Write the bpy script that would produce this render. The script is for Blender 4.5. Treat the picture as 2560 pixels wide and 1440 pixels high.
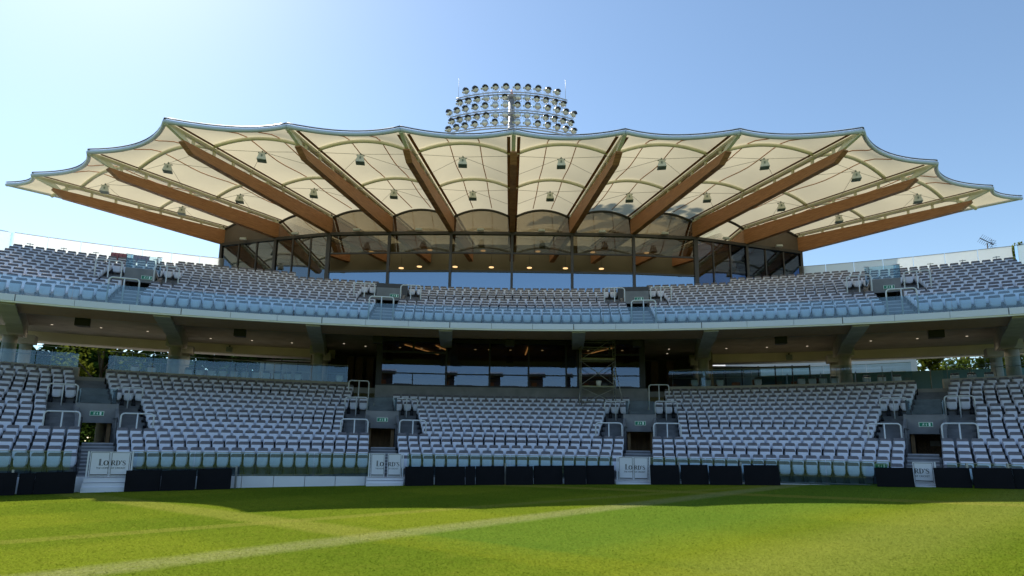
import bpy, math, random
from math import sin, cos, pi, radians, sqrt, atan2, floor
from mathutils import Vector, Matrix
random.seed(7)
for o in list(bpy.data.objects): bpy.data.objects.remove(o)
S = bpy.context.scene
COL = S.collection

# ------------------------------------------------------------------ camera, sky, sun, exposure
F, TILT, ROLL = 1500.0, 0.1676, 0.0135
cd = bpy.data.cameras.new('camera'); cam = bpy.data.objects.new('camera', cd); COL.objects.link(cam); S.camera = cam
cd.sensor_width = 36.0; cd.lens = 36.0 * F / 2560; cd.shift_y = (853 - 720) / 2560
cd.clip_start = 0.1; cd.clip_end = 3000
fw = Vector((0, cos(TILT), sin(TILT))); up0 = Vector((0, -sin(TILT), cos(TILT))); rt0 = Vector((1, 0, 0))
up = up0 * cos(ROLL) - rt0 * sin(ROLL); up.normalize()
# the photograph leans slightly clockwise: the camera is rolled the other way
up = (up0 * cos(ROLL) - rt0 * sin(ROLL)); rt = (rt0 * cos(ROLL) + up0 * sin(ROLL))
cam.matrix_world = Matrix(((rt.x, up.x, -fw.x, 0), (rt.y, up.y, -fw.y, 0), (rt.z, up.z, -fw.z, 1.7), (0, 0, 0, 1)))

SUN_TO = Vector((-10.0, 11.0, 16.2)).normalized()     # towards the sun: behind the stand, to the left
sun_el = math.asin(SUN_TO.z); sun_az = atan2(SUN_TO.x, SUN_TO.y)
W = bpy.data.worlds.new('World'); S.world = W; W.use_nodes = True
nt = W.node_tree; bg = nt.nodes['Background']
sky = nt.nodes.new('ShaderNodeTexSky'); sky.sky_type = 'NISHITA'; sky.sun_disc = False
sky.sun_elevation = sun_el; sky.sun_rotation = sun_az; sky.altitude = 50; sky.air_density = 1.0; sky.dust_density = 0.35; sky.ozone_density = 0.7
tint = nt.nodes.new('ShaderNodeMix'); tint.data_type = 'RGBA'; tint.blend_type = 'MULTIPLY'; tint.inputs[0].default_value = 1.0; tint.inputs[7].default_value = (0.93, 1.0, 1.0, 1.0)
nt.links.new(sky.outputs[0], tint.inputs[6]); nt.links.new(tint.outputs[2], bg.inputs[0]); bg.inputs[1].default_value = 0.15
sl = bpy.data.lights.new('sun', 'SUN'); sl.energy = 4.8; sl.angle = radians(0.55); sl.color = (1.0, 0.95, 0.86)
so = bpy.data.objects.new('sun', sl); COL.objects.link(so)
so.rotation_euler = (-SUN_TO).to_track_quat('-Z', 'Y').to_euler(); so.location = (-60, 66, 100)
S.view_settings.view_transform = 'Standard'; S.view_settings.look = 'None'
S.view_settings.exposure = 0.38; S.view_settings.gamma = 1.0
S.cycles.max_bounces = 7; S.cycles.transparent_max_bounces = 16; S.cycles.caustics_reflective = False; S.cycles.caustics_refractive = False
S.cycles.sample_clamp_indirect = 8

# ------------------------------------------------------------------ materials
def lin(c): return tuple(c) + (1.0,)
def mat(name, col, rough=0.6, var=0.12, scale=6.0, metal=0.0, spec=0.5, emit=None, bump=0.0, vscale=(1, 1, 1)):
    m = bpy.data.materials.new(name); m.use_nodes = True; t = m.node_tree; p = t.nodes['Principled BSDF']
    p.inputs['Roughness'].default_value = rough; p.inputs['Metallic'].default_value = metal
    p.inputs['Specular IOR Level'].default_value = spec
    if var > 0 or bump > 0:
        tc = t.nodes.new('ShaderNodeTexCoord'); mp = t.nodes.new('ShaderNodeMapping'); mp.inputs['Scale'].default_value = vscale
        n = t.nodes.new('ShaderNodeTexNoise'); n.inputs['Scale'].default_value = scale; n.inputs['Detail'].default_value = 5
        t.links.new(tc.outputs['Object'], mp.inputs[0]); t.links.new(mp.outputs[0], n.inputs[0])
        r = t.nodes.new('ShaderNodeValToRGB'); r.color_ramp.elements[0].position = 0.3; r.color_ramp.elements[1].position = 0.7
        r.color_ramp.elements[0].color = lin([max(0, c * (1 - var)) for c in col]); r.color_ramp.elements[1].color = lin([min(1, c * (1 + var)) for c in col])
        t.links.new(n.outputs[0], r.inputs[0]); t.links.new(r.outputs[0], p.inputs['Base Color'])
        if bump > 0:
            b = t.nodes.new('ShaderNodeBump'); b.inputs['Strength'].default_value = bump; b.inputs['Distance'].default_value = 0.02
            t.links.new(n.outputs[0], b.inputs['Height']); t.links.new(b.outputs[0], p.inputs['Normal'])
    else: p.inputs['Base Color'].default_value = lin(col)
    if emit: p.inputs['Emission Color'].default_value = lin(emit[0]); p.inputs['Emission Strength'].default_value = emit[1]
    return m
def glass(name, tint, refl, rough=0.0, gcol=(1, 1, 1), milk=None):
    m = bpy.data.materials.new(name); m.use_nodes = True; t = m.node_tree; t.nodes.clear()
    out = t.nodes.new('ShaderNodeOutputMaterial'); tr = t.nodes.new('ShaderNodeBsdfTransparent'); gl = t.nodes.new('ShaderNodeBsdfGlossy')
    tr.inputs[0].default_value = lin(tint); gl.inputs[0].default_value = lin(gcol); gl.inputs['Roughness'].default_value = rough
    fr = t.nodes.new('ShaderNodeFresnel'); fr.inputs[0].default_value = 1.5
    mx = t.nodes.new('ShaderNodeMath'); mx.operation = 'MULTIPLY_ADD'; mx.inputs[1].default_value = 1.0; mx.inputs[2].default_value = refl; mx.use_clamp = True
    t.links.new(fr.outputs[0], mx.inputs[0])
    mix = t.nodes.new('ShaderNodeMixShader'); t.links.new(mx.outputs[0], mix.inputs[0]); t.links.new(tr.outputs[0], mix.inputs[1]); t.links.new(gl.outputs[0], mix.inputs[2])
    last = mix
    if milk:
        df = t.nodes.new('ShaderNodeBsdfDiffuse'); df.inputs[0].default_value = lin(milk[0]); tl = t.nodes.new('ShaderNodeBsdfTranslucent'); tl.inputs[0].default_value = lin(milk[0])
        m2 = t.nodes.new('ShaderNodeMixShader'); m2.inputs[0].default_value = milk[2]; t.links.new(df.outputs[0], m2.inputs[1]); t.links.new(tl.outputs[0], m2.inputs[2])
        m3 = t.nodes.new('ShaderNodeMixShader'); m3.inputs[0].default_value = milk[1]; t.links.new(mix.outputs[0], m3.inputs[1]); t.links.new(m2.outputs[0], m3.inputs[2]); last = m3
    t.links.new(last.outputs[0], out.inputs[0]); return m
def wood(name, c1, c2, vs):
    m = bpy.data.materials.new(name); m.use_nodes = True; t = m.node_tree; p = t.nodes['Principled BSDF']; p.inputs['Roughness'].default_value = 0.55
    tc = t.nodes.new('ShaderNodeTexCoord'); mp = t.nodes.new('ShaderNodeMapping'); mp.inputs['Scale'].default_value = vs
    n = t.nodes.new('ShaderNodeTexNoise'); n.inputs['Scale'].default_value = 3; n.inputs['Detail'].default_value = 6; n.inputs['Roughness'].default_value = 0.65
    r = t.nodes.new('ShaderNodeValToRGB'); r.color_ramp.elements[0].position = 0.35; r.color_ramp.elements[1].position = 0.68
    r.color_ramp.elements[0].color = lin(c1); r.color_ramp.elements[1].color = lin(c2)
    t.links.new(tc.outputs['Object'], mp.inputs[0]); t.links.new(mp.outputs[0], n.inputs[0]); t.links.new(n.outputs[0], r.inputs[0]); t.links.new(r.outputs[0], p.inputs['Base Color'])
    return m
def fabric(name, cd_, ct, f):
    m = bpy.data.materials.new(name); m.use_nodes = True; t = m.node_tree; t.nodes.clear(); out = t.nodes.new('ShaderNodeOutputMaterial')
    tc = t.nodes.new('ShaderNodeTexCoord'); n = t.nodes.new('ShaderNodeTexNoise'); n.inputs['Scale'].default_value = 0.55; n.inputs['Detail'].default_value = 7; n.inputs['Roughness'].default_value = .65
    t.links.new(tc.outputs['Object'], n.inputs[0])
    a = t.nodes.new('ShaderNodeMix'); a.data_type = 'RGBA'; a.inputs[6].default_value = lin([c * 0.80 for c in ct]); a.inputs[7].default_value = lin(ct); t.links.new(n.outputs[0], a.inputs[0])
    d = t.nodes.new('ShaderNodeBsdfDiffuse'); d.inputs[0].default_value = lin(cd_); l = t.nodes.new('ShaderNodeBsdfTranslucent'); t.links.new(a.outputs[2], l.inputs[0])
    mx = t.nodes.new('ShaderNodeMixShader'); mx.inputs[0].default_value = f; t.links.new(d.outputs[0], mx.inputs[1]); t.links.new(l.outputs[0], mx.inputs[2]); t.links.new(mx.outputs[0], out.inputs[0]); return m

M = dict(
 conc=mat('concrete', (0.42, 0.41, 0.38), 0.85, 0.15, 1.5, bump=0.1), tread=mat('terrace_concrete', (0.19, 0.19, 0.20), 0.85, 0.2, 2.0),
 darkconc=mat('grey_render', (0.34, 0.325, 0.295), 0.85, 0.15, 1.2), cream=mat('cream_render', (0.62, 0.57, 0.45), 0.8, 0.08, 0.8), upst=mat('upstand_concrete', (0.40, 0.38, 0.34), 0.8, 0.1, 1.0),  # darkconc: plain grey for the ceiling, concourse floor and undercroft
 fascia=mat('fascia_panel', (0.74, 0.76, 0.80), 0.4, 0.03, 0.6), panel=mat('white_panel', (0.78, 0.78, 0.82), 0.45, 0.04, 1.0),
 wood=wood('oak_glulam', (0.27, 0.105, 0.040), (0.55, 0.265, 0.112), (.6, .6, 16)), soffit=wood('larch_soffit', (0.30, 0.17, 0.070), (0.46, 0.27, 0.115), (1.2, 6, 1)),
 door=wood('lamplit_oak', (0.42, 0.23, 0.10), (0.60, 0.36, 0.17), (3, 3, 0.5)), dwood=wood('dark_wood', (0.07, 0.03, 0.012), (0.14, 0.065, 0.028), (3, 3, 0.5)),
 steel=mat('cream_steel', (0.82, 0.80, 0.66), 0.45, 0.05, 2.0), edge=mat('grey_edge_tube', (0.62, 0.68, 0.78), 0.4, 0.04, 2.0), darkline=mat('edge_gasket', (0.05, 0.055, 0.07), 0.5, 0),
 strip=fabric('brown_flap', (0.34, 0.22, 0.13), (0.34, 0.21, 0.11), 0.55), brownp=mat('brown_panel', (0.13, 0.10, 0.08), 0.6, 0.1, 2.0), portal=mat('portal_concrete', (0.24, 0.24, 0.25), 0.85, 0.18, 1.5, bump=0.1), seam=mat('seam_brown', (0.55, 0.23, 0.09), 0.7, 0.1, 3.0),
 frame=mat('bronze_frame', (0.052, 0.045, 0.042), 0.4, 0.1, 3.0), black=mat('black_paint', (0.014, 0.014, 0.016), 0.5, 0.15, 3.0), board=mat('black_board', (0.0085, 0.0082, 0.0105), 0.7, 0.25, 1.3, spec=0.12),
 white=mat('white_tube', (0.72, 0.74, 0.76), 0.35, 0.03, 3.0), alu=mat('galvanised_tube', (0.38, 0.38, 0.35), 0.4, 0.15, 6.0, metal=0.5), wire=mat('steel_wire', (0.30, 0.27, 0.22), 0.5, 0),
 nosing=mat('stair_nosing', (0.40, 0.40, 0.42), 0.7, 0.1, 4.0), seatw=mat('seat_shell', (0.76, 0.77, 0.86), 0.38, 0.035, 9.0), seatd=mat('seat_band', (0.150, 0.135, 0.150), 0.5, 0.12, 9.0), seatb=mat('seat_bracket', (0.02, 0.022, 0.03), 0.5, 0.1, 9.0),
 spk=mat('speaker_grey', (0.66, 0.67, 0.63), 0.5, 0.06, 4.0), spkf=mat('speaker_grille', (0.20, 0.24, 0.22), 0.6, 0.2, 30.0), maroon=mat('maroon_canvas', (0.36, 0.13, 0.15), 0.8, 0.25, 4.0),
 green=mat('exit_green', (0.0, 0.16, 0.09), 0.4, 0.05, 5.0, emit=((0.0, 0.5, 0.28), 0.03)), signw=mat('exit_white', (0.75, 0.85, 0.8), 0.4, 0.03, 5.0, emit=((0.7, 1, 0.85), 0.03)), ink=mat('black_lettering', (0.012, 0.011, 0.012), 0.5, 0),
 lampw=mat('warm_lamp', (0.9, 0.7, 0.4), 0.5, 0, emit=((1.0, 0.62, 0.28), 1.1)), lampc=mat('downlight_lamp', (0.9, 0.8, 0.6), 0.5, 0, emit=((1.0, 0.85, 0.65), 0.4)), striplight=mat('strip_lamp', (0.9, 0.6, 0.35), 0.5, 0, emit=((1.0, 0.58, 0.28), 0.5)),
 chrome=mat('lamp_housing', (0.55, 0.55, 0.57), 0.25, 0.1, 8.0, metal=0.8), lens=mat('lamp_lens', (0.70, 0.70, 0.66), 0.12, 0.12, 9.0, metal=0.35), hood=mat('lamp_visor', (0.03, 0.025, 0.035), 0.3, 0.1, 5.0, metal=0.5), mast=mat('mast_paint', (0.42, 0.43, 0.47), 0.45, 0.05, 2.0), orange=mat('beacon_orange', (0.8, 0.16, 0.02), 0.4, 0.05, 5.0),
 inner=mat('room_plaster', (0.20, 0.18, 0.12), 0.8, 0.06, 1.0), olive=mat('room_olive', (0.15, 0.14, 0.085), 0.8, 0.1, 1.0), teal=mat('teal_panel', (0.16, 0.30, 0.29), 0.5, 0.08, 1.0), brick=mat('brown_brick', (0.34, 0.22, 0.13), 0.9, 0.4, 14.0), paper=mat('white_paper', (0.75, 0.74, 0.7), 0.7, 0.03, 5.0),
 bark=mat('bark', (0.06, 0.045, 0.03), 0.9, 0.3, 8.0), pale=mat('pale_wall', (0.66, 0.66, 0.70), 0.7, 0.05, 1.0), deck=mat('timber_deck', (0.30, 0.30, 0.16), 0.7, 0.15, 5.0), blind=mat('sky_tint_blue_grey', (0.30, 0.34, 0.44), 0.7, 0.14, 3.0, vscale=(8, 8, 0.2)),
 g_bal=glass('balustrade_glass', (0.84, 0.93, 0.94), 0.0, gcol=(.8, .92, 1)), g_up=glass('blue_balustrade_glass', (0.84, 0.93, 0.97), 0.02, gcol=(0.78, 0.9, 1)), g_con=glass('concourse_glass', (0.84, 0.92, 0.95), 0.0, gcol=(0.5, 0.7, 1)), g_win=glass('solar_glass', (0.46, 0.43, 0.36), 0.07, gcol=(0.75, 0.88, 1)), g_side=glass('side_glass', (0.42, 0.38, 0.30), 0.13, gcol=(0.72, 0.86, 1)), g_low=glass('blue_solar_glass', (0.36, 0.38, 0.42), 0.34, gcol=(0.62, 0.80, 1)), g_cler=glass('clerestory_glass', (0.50, 0.46, 0.38), 0.07), g_dark=glass('dark_glass', (0.58, 0.52, 0.40), 0.07, gcol=(.42, .60, 1)),
 g_milk=glass('rear_screen_glass', (0.80, 0.90, 0.88), 0.06, milk=((0.96, 0.97, 0.96), 0.86, 0.9)), g_clear=glass('clear_glass', (0.90, 0.96, 0.95), 0.03), g_film=glass('film_glass', (0.80, 0.89, 0.89), 0.02, gcol=(.7, .88, 1)),
 membrane=fabric('canopy_fabric', (0.72, 0.65, 0.47), (0.59, 0.515, 0.345), 0.58),
)

# ------------------------------------------------------------------ mesh helpers
class MB:
    def __init__(s): s.v = []; s.f = []; s.m = []; s.sm = []
    def add(s, vs, fs, m=0, smooth=False):
        b = len(s.v); s.v += [tuple(p) for p in vs]
        for f in fs: s.f.append(tuple(b + i for i in f)); s.m.append(m); s.sm.append(smooth)
    def quad(s, a, b, c, d, m=0): s.add([a, b, c, d], [(0, 1, 2, 3)], m)
    def hexa(s, bot, top, m=0):   # 4 bottom and 4 top points, both anticlockwise from above
        s.add(list(bot) + list(top), [(3, 2, 1, 0), (4, 5, 6, 7), (0, 1, 5, 4), (1, 2, 6, 5), (2, 3, 7, 6), (3, 0, 4, 7)], m)
    def box(s, c, d, m=0, R=None):
        c = Vector(c); x, y, z = d[0] / 2, d[1] / 2, d[2] / 2; R = R or Matrix.Identity(3)
        P = [c + R @ Vector(p) for p in ((-x, -y, -z), (x, -y, -z), (x, y, -z), (-x, y, -z), (-x, -y, z), (x, -y, z), (x, y, z), (-x, y, z))]
        s.hexa(P[:4], P[4:], m)
    def bar(s, a, b, w, h, m=0, upv=(0, 0, 1)):
        a, b = Vector(a), Vector(b); d = (b - a); L = d.length
        if L < 1e-6: return
        d /= L; u = Vector(upv); x = d.cross(u)
        if x.length < 1e-4: x = d.cross(Vector((0, 1, 0)))
        x.normalize(); u = x.cross(d); x *= w / 2; u *= h / 2
        s.hexa([a - x - u, a + x - u, b + x - u, b - x - u], [a - x + u, a + x + u, b + x + u, b - x + u], m)
    def tube(s, pts, r, n=8, m=0, closed=False):
        pts = [Vector(p) for p in pts]; vs = []; fs = []; N = len(pts); prev = None
        for i, p in enumerate(pts):
            d = (pts[(i + 1) % N] - pts[i - 1]) if closed else (pts[min(i + 1, N - 1)] - pts[max(i - 1, 0)])
            d.normalize()
            x = d.cross(Vector((0, 0, 1))) if prev is None else prev - d * prev.dot(d)
            if x.length < 1e-3: x = d.cross(Vector((0, 1, 0)))
            x.normalize(); prev = x; y = d.cross(x); rr = r[i] if isinstance(r, (list, tuple)) else r
            vs += [p + (x * cos(2 * pi * k / n) + y * sin(2 * pi * k / n)) * rr for k in range(n)]
        for i in range(N if closed else N - 1):
            j = (i + 1) % N
            fs += [(i * n + k, i * n + (k + 1) % n, j * n + (k + 1) % n, j * n + k) for k in range(n)]
        if not closed: fs += [tuple(range(n - 1, -1, -1)), tuple((N - 1) * n + k for k in range(n))]
        s.add(vs, fs, m, True)
    def grid(s, rows, m=0, smooth=True):
        n = len(rows[0]); vs = [p for r in rows for p in r]
        s.add(vs, [(i * n + j, i * n + j + 1, (i + 1) * n + j + 1, (i + 1) * n + j) for i in range(len(rows) - 1) for j in range(n - 1)], m, smooth)
    def prism(s, poly, off, m=0):   # planar polygon pushed along off
        n = len(poly); P = [Vector(p) for p in poly]; o = Vector(off)
        s.add(P + [p + o for p in P], [tuple(range(n - 1, -1, -1)), tuple(range(n, 2 * n))] + [(i, (i + 1) % n, n + (i + 1) % n, n + i) for i in range(n)], m)
    def mesh(s, name, mats):
        me = bpy.data.meshes.new(name); me.from_pydata(s.v, [], s.f)
        for m in (mats if isinstance(mats, (list, tuple)) else [mats]): me.materials.append(m)
        me.polygons.foreach_set('material_index', s.m); me.polygons.foreach_set('use_smooth', s.sm); me.update(); return me
    def build(s, name, mats, parent=None):
        o = bpy.data.objects.new(name, s.mesh(name, mats)); COL.objects.link(o)
        if parent is not None: o.parent = parent
        return o
def tag(o, label=None, cat=None, group=None, kind=None):
    if label: o['label'] = label
    if cat: o['category'] = cat
    if group: o['group'] = group
    if kind: o['kind'] = kind
    return o
def empty(name, loc=(0, 0, 0), rz=0, label=None, cat=None, group=None):
    o = bpy.data.objects.new(name, None); o.empty_display_size = 0.2; o.location = loc; o.rotation_euler = (0, 0, rz); COL.objects.link(o); return tag(o, label, cat, group)
def dup(root, loc, rz, label=None, group=None):
    r = root.copy(); COL.objects.link(r); r.location = loc; r.rotation_euler = (0, 0, rz)
    if label: r['label'] = label
    if group: r['group'] = group
    for ch in list(root.children):
        c = ch.copy(); COL.objects.link(c); c.parent = r
        for g in ch.children: d = g.copy(); COL.objects.link(d); d.parent = c
    return r

# plan: every row of the stand is an arc about one point in the field
CY = -18.16
def P(R, a, h): a = radians(a); return Vector((R * sin(a), CY + R * cos(a), h))
def gz(x): return 0.03 + 0.0195 * x            # the ground falls to the left
def rot_at(a): return -radians(a)               # z rotation that turns local +y outwards
def arc(n0, n1, step=1.0):
    n = max(1, int(math.ceil((n1 - n0) / step))); return [n0 + (n1 - n0) * i / n for i in range(n + 1)]
def sweep(mb, prof, a0, a1, m=0, step=1.0, ends=True, closed=True):
    """profile of (R,h) swept along the arc"""
    A = arc(a0, a1, step); n = len(prof); vs = [P(R, a, h(a, R) if callable(h) else h) for a in A for R, h in prof]; fs = []
    for i in range(len(A) - 1):
        for k in range(n if closed else n - 1):
            k2 = (k + 1) % n; fs.append((i * n + k, (i + 1) * n + k, (i + 1) * n + k2, i * n + k2))
    if ends and closed: fs += [tuple(range(n)), tuple((len(A) - 1) * n + k for k in range(n - 1, -1, -1))]
    mb.add(vs, fs, m)

# ------------------------------------------------------------------ ground
def ground_mat(blades=False):
    m = bpy.data.materials.new('grass_blade' if blades else 'mown_grass'); m.use_nodes = True; t = m.node_tree; p = t.nodes['Principled BSDF']; p.inputs['Roughness'].default_value = 0.9; p.inputs['Specular IOR Level'].default_value = 0.0
    L = t.links; N = t.nodes.new
    tc = N('ShaderNodeTexCoord')
    def noise(scale, det=4, rough=0.6, vs=None):
        n = N('ShaderNodeTexNoise'); n.inputs['Scale'].default_value = scale; n.inputs['Detail'].default_value = det; n.inputs['Roughness'].default_value = rough
        if vs: mp = N('ShaderNodeMapping'); mp.inputs['Scale'].default_value = vs[:3]; mp.inputs['Rotation'].default_value = (0, 0, vs[3]); L.new(tc.outputs['Object'], mp.inputs[0]); L.new(mp.outputs[0], n.inputs[0])
        else: L.new(tc.outputs['Object'], n.inputs[0])
        return n.outputs[0]
    def math(op, a, b, c=None, clamp=False):
        n = N('ShaderNodeMath'); n.operation = op; n.use_clamp = clamp
        for i, x in enumerate((a, b, c)):
            if x is None: continue
            if isinstance(x, (int, float)): n.inputs[i].default_value = x
            else: L.new(x, n.inputs[i])
        return n.outputs[0]
    def mix(f, a, b):
        n = N('ShaderNodeMix'); n.data_type = 'RGBA'
        for i, x in ((0, f), (6, a), (7, b)):
            if isinstance(x, tuple): n.inputs[i].default_value = lin(x)
            elif isinstance(x, (int, float)): n.inputs[i].default_value = x
            else: L.new(x, n.inputs[i])
        return n.outputs[2]
    wob = math('SUBTRACT', noise(1.3, 5, 0.7), 0.5)
    def dist(a, b):      # signed distance from the line a-b in the ground plane
        d = Vector((b[0] - a[0], b[1] - a[1])).normalized(); n = Vector((-d.y, d.x))
        v = N('ShaderNodeVectorMath'); v.operation = 'DOT_PRODUCT'; L.new(tc.outputs['Object'], v.inputs[0]); v.inputs[1].default_value = (n.x, n.y, 0)
        return math('ADD', math('SUBTRACT', v.outputs['Value'], n.x * a[0] + n.y * a[1]), math('MULTIPLY', wob, 0.16))
    def band(a, b, w, soft):
        return math('SUBTRACT', 1.0, math('DIVIDE', math('SUBTRACT', math('ABSOLUTE', dist(a, b), 0), w), soft, clamp=True), clamp=True)
    def side(a, b, soft): return math('MULTIPLY_ADD', dist(a, b), 1.0 / soft, 0.5, clamp=True)
    A = ((-5.56, 8.56), (4.11, 17.4)); B = ((-8.25, 16.09), (0.46, 9.26))
    fine = noise(26, 9, 0.9); tuft = noise(9, 5, 0.7, (1, 1.0, 1, 0)); patch = noise(0.45, 4, 0.6)
    base = mix(patch, (0.124, 0.160, 0.012), (0.162, 0.190, 0.015))
    # mowing passes: broad lighter and darker stripes both ways
    for ang, loc, k in ((-132.4, 1.1, 0.5), (-52.0, 2.6, 0.42)):
        st = N('ShaderNodeTexWave'); st.wave_type = 'BANDS'; st.bands_direction = 'X'; st.inputs['Scale'].default_value = 0.05; st.inputs['Distortion'].default_value = 0.35; st.inputs['Detail'].default_value = 2; st.inputs['Detail Scale'].default_value = 6
        mp = N('ShaderNodeMapping'); mp.inputs['Rotation'].default_value = (0, 0, radians(ang)); mp.inputs['Location'].default_value = (loc, 0, 0); L.new(tc.outputs['Object'], mp.inputs[0]); L.new(mp.outputs[0], st.inputs[0])
        f_ = math('MULTIPLY_ADD', st.outputs[1], 3.0, -1.0, clamp=True)
        base = mix(math('MULTIPLY', f_, k), base, (0.076, 0.122, 0.009))
    spots = noise(2.6, 6, 0.75)
    base = mix(math('MULTIPLY', math('MULTIPLY_ADD', spots, 5.0, -2.6, clamp=True), 0.35), base, (0.185, 0.185, 0.024))
    gr = math('MULTIPLY', math('SUBTRACT', 1.0, side(*A, 0.8)), side(*B, 0.8)); gr = math('MULTIPLY', gr, math('SUBTRACT', 1.0, band((3.2, 7.8), (11.8, 15.1), 1.6, 1.5)))
    gr2 = math('MULTIPLY', gr, band((-0.5, 9), (7.5, 15.7), 3.0, 1.6))
    base = mix(math('MULTIPLY', gr2, 0.6), base, (0.090, 0.160, 0.020))
    base = mix(math('MULTIPLY', band((-9.2, 10.8), (-5.6, 13.2), 0.20, 0.16), 0.55), base, (0.20, 0.20, 0.035))
    base = mix(math('MULTIPLY', band((7.5, 19.6), (12.4, 16.4), 0.32, 0.25), 0.65), base, (0.22, 0.205, 0.035))
    base = mix(math('MULTIPLY', band((3.2, 7.8), (11.8, 15.1), 0.5, 1.1), 0.5), base, (0.20, 0.21, 0.04))
    yl = math('MULTIPLY', band(*B, 0.40, 0.25), math('SUBTRACT', 1.0, side(*A, 0.4)))
    base = mix(math('MULTIPLY', yl, math('MULTIPLY', noise(4, 4, 0.7), 0.75)), base, (0.185, 0.20, 0.015))
    yl2 = math('MULTIPLY', band(*B, 0.32, 0.28), side(*A, 0.3))
    base = mix(math('MULTIPLY', yl2, 0.55), base, (0.225, 0.22, 0.04))
    base = mix(math('MULTIPLY', band(*A, 0.22, 0.36), math('MULTIPLY_ADD', tuft, 1.0, 0.02)), base, (0.25, 0.245, 0.10))
    base = mix(math('MULTIPLY', math('SUBTRACT', 0.62, tuft), 0.5, clamp=True), base, (0.16, 0.165, 0.02))
    r = N('ShaderNodeMapRange'); r.inputs[1].default_value = 0.3; r.inputs[2].default_value = 0.7; r.inputs[3].default_value = 0.35; r.inputs[4].default_value = 1.65; L.new(fine, r.inputs[0])
    mu = N('ShaderNodeMix'); mu.data_type = 'RGBA'; mu.blend_type = 'MULTIPLY'; mu.inputs[0].default_value = 1.0; L.new(base, mu.inputs[6]); L.new(r.outputs[0], mu.inputs[7]); L.new(mu.outputs[2], p.inputs['Base Color'])
    if blades:
        gi = N('ShaderNodeNewGeometry'); r2 = N('ShaderNodeMapRange'); r2.inputs[3].default_value = 1.25; r2.inputs[4].default_value = 1.8; L.new(gi.outputs['Random Per Island'], r2.inputs[0])
        L.new(base, mu.inputs[6]); L.new(r2.outputs[0], mu.inputs[7]); p.inputs['Specular IOR Level'].default_value = 0.0
        tl = N('ShaderNodeBsdfTranslucent'); L.new(mu.outputs[2], tl.inputs[0]); ms = N('ShaderNodeMixShader'); ms.inputs[0].default_value = 0.85; L.new(p.outputs[0], ms.inputs[1]); L.new(tl.outputs[0], ms.inputs[2]); L.new(ms.outputs[0], t.nodes['Material Output'].inputs[0])
    else:
        bp = N('ShaderNodeBump'); bp.inputs['Strength'].default_value = 0.12; bp.inputs['Distance'].default_value = 0.02; L.new(fine, bp.inputs['Height']); L.new(bp.outputs[0], p.inputs['Normal'])
    return m
g = MB(); g.quad((-900, -900, -17.6), (900, -900, 17.5), (900, 900, 17.5), (-900, 900, -17.6)); tag(g.build('ground', mat('far_ground', (0.12, 0.13, 0.06), 0.9, 0.3, 0.05)), kind='structure')
g = MB(); xs = [-70 + 10 * i for i in range(15)]; ys = [-70, -40, -20, 0, 10, 20, 30, 46]
g.grid([[(x, y, gz(x)) for x in xs] for y in ys], smooth=False); tag(g.build('cricket_outfield', ground_mat()), kind='structure')

import numpy as np
rg = np.random.default_rng(3); NB = 420000
gy = 4.5 * (24.0 / 4.5) ** rg.random(NB) ; gx = (rg.random(NB) * 2 - 1) * (gy * 1.0 + 1.5); ga = rg.random(NB) * 2 * np.pi
ghh = (0.003 + 0.006 * rg.random(NB)) * (1 + gy / 40); gw = (0.0025 + 0.005 * rg.random(NB)) * (1 + gy / 9); lx = rg.normal(0, .014, NB); ly = rg.normal(0, .014, NB)
gzz = 0.03 + 0.0195 * gx - .002; bv = np.empty((NB, 3, 3))
bv[:, 0] = np.stack([gx - np.cos(ga) * gw, gy - np.sin(ga) * gw, gzz], 1); bv[:, 1] = np.stack([gx + np.cos(ga) * gw, gy + np.sin(ga) * gw, gzz], 1); bv[:, 2] = np.stack([gx + lx, gy + ly, gzz + ghh], 1)
me = bpy.data.meshes.new('grass_blades'); me.vertices.add(NB * 3); me.vertices.foreach_set('co', bv.ravel()); me.loops.add(NB * 3); me.loops.foreach_set('vertex_index', np.arange(NB * 3)); me.polygons.add(NB); me.polygons.foreach_set('loop_start', np.arange(NB) * 3)
me.materials.append(ground_mat(True)); me.update(calc_edges=True); o = bpy.data.objects.new('grass_blades', me); COL.objects.link(o); tag(o, kind='stuff')

# ------------------------------------------------------------------ the stand
stand = empty('grandstand', (0, 25, 0), label='large curved two tier cricket grandstand with a pale fabric canopy on oak beams', cat='grandstand')
def part(mb, name, mats, parent=None):
    o = mb.build(name, mats); o.parent = parent or stand
    if parent is None: o.matrix_parent_inverse = Matrix.Translation((0, -25, 0))
    return o
def lt(i, a, R=None):
    R = R or 44.46 + .76 * i; X = R * sin(radians(a)); return .30 + .2368 * i + .0016 * i * i + (i / 15) * .36 * (X / 24) ** 2
def lR(i): return 44.46 + .76 * i
def ut(j): return 7.49 + .3268 * j + .0011 * j * j
def uR(j): return 48.3 + .8 * j
def Ain(R): return 6.95 + .13 * (R - 44.5)
def Aout(R): return 20.8 + .315 * (R - 44.5)
VL = [(-1, Aout), (-1, Ain), (1, Ain), (1, Aout)]
def Uin(R): return 7.85
def Uout(R): return 21.5 + .08 * (R - 47.6)
VU = [(-1, Uout), (-1, Uin), (1, Uin), (1, Uout)]
EDGE_L, EDGE_U = 31.0, 29.4
def minus(iv, cuts):
    out = [iv]
    for c0, c1 in cuts:
        nx = []
        for a, b in out:
            if c1 <= a or c0 >= b: nx.append((a, b)); continue
            if c0 > a: nx.append((a, c0))
            if c1 < b: nx.append((c1, b))
        out = nx
    return out
HV = 0.72      # half width of a vomitory
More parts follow.
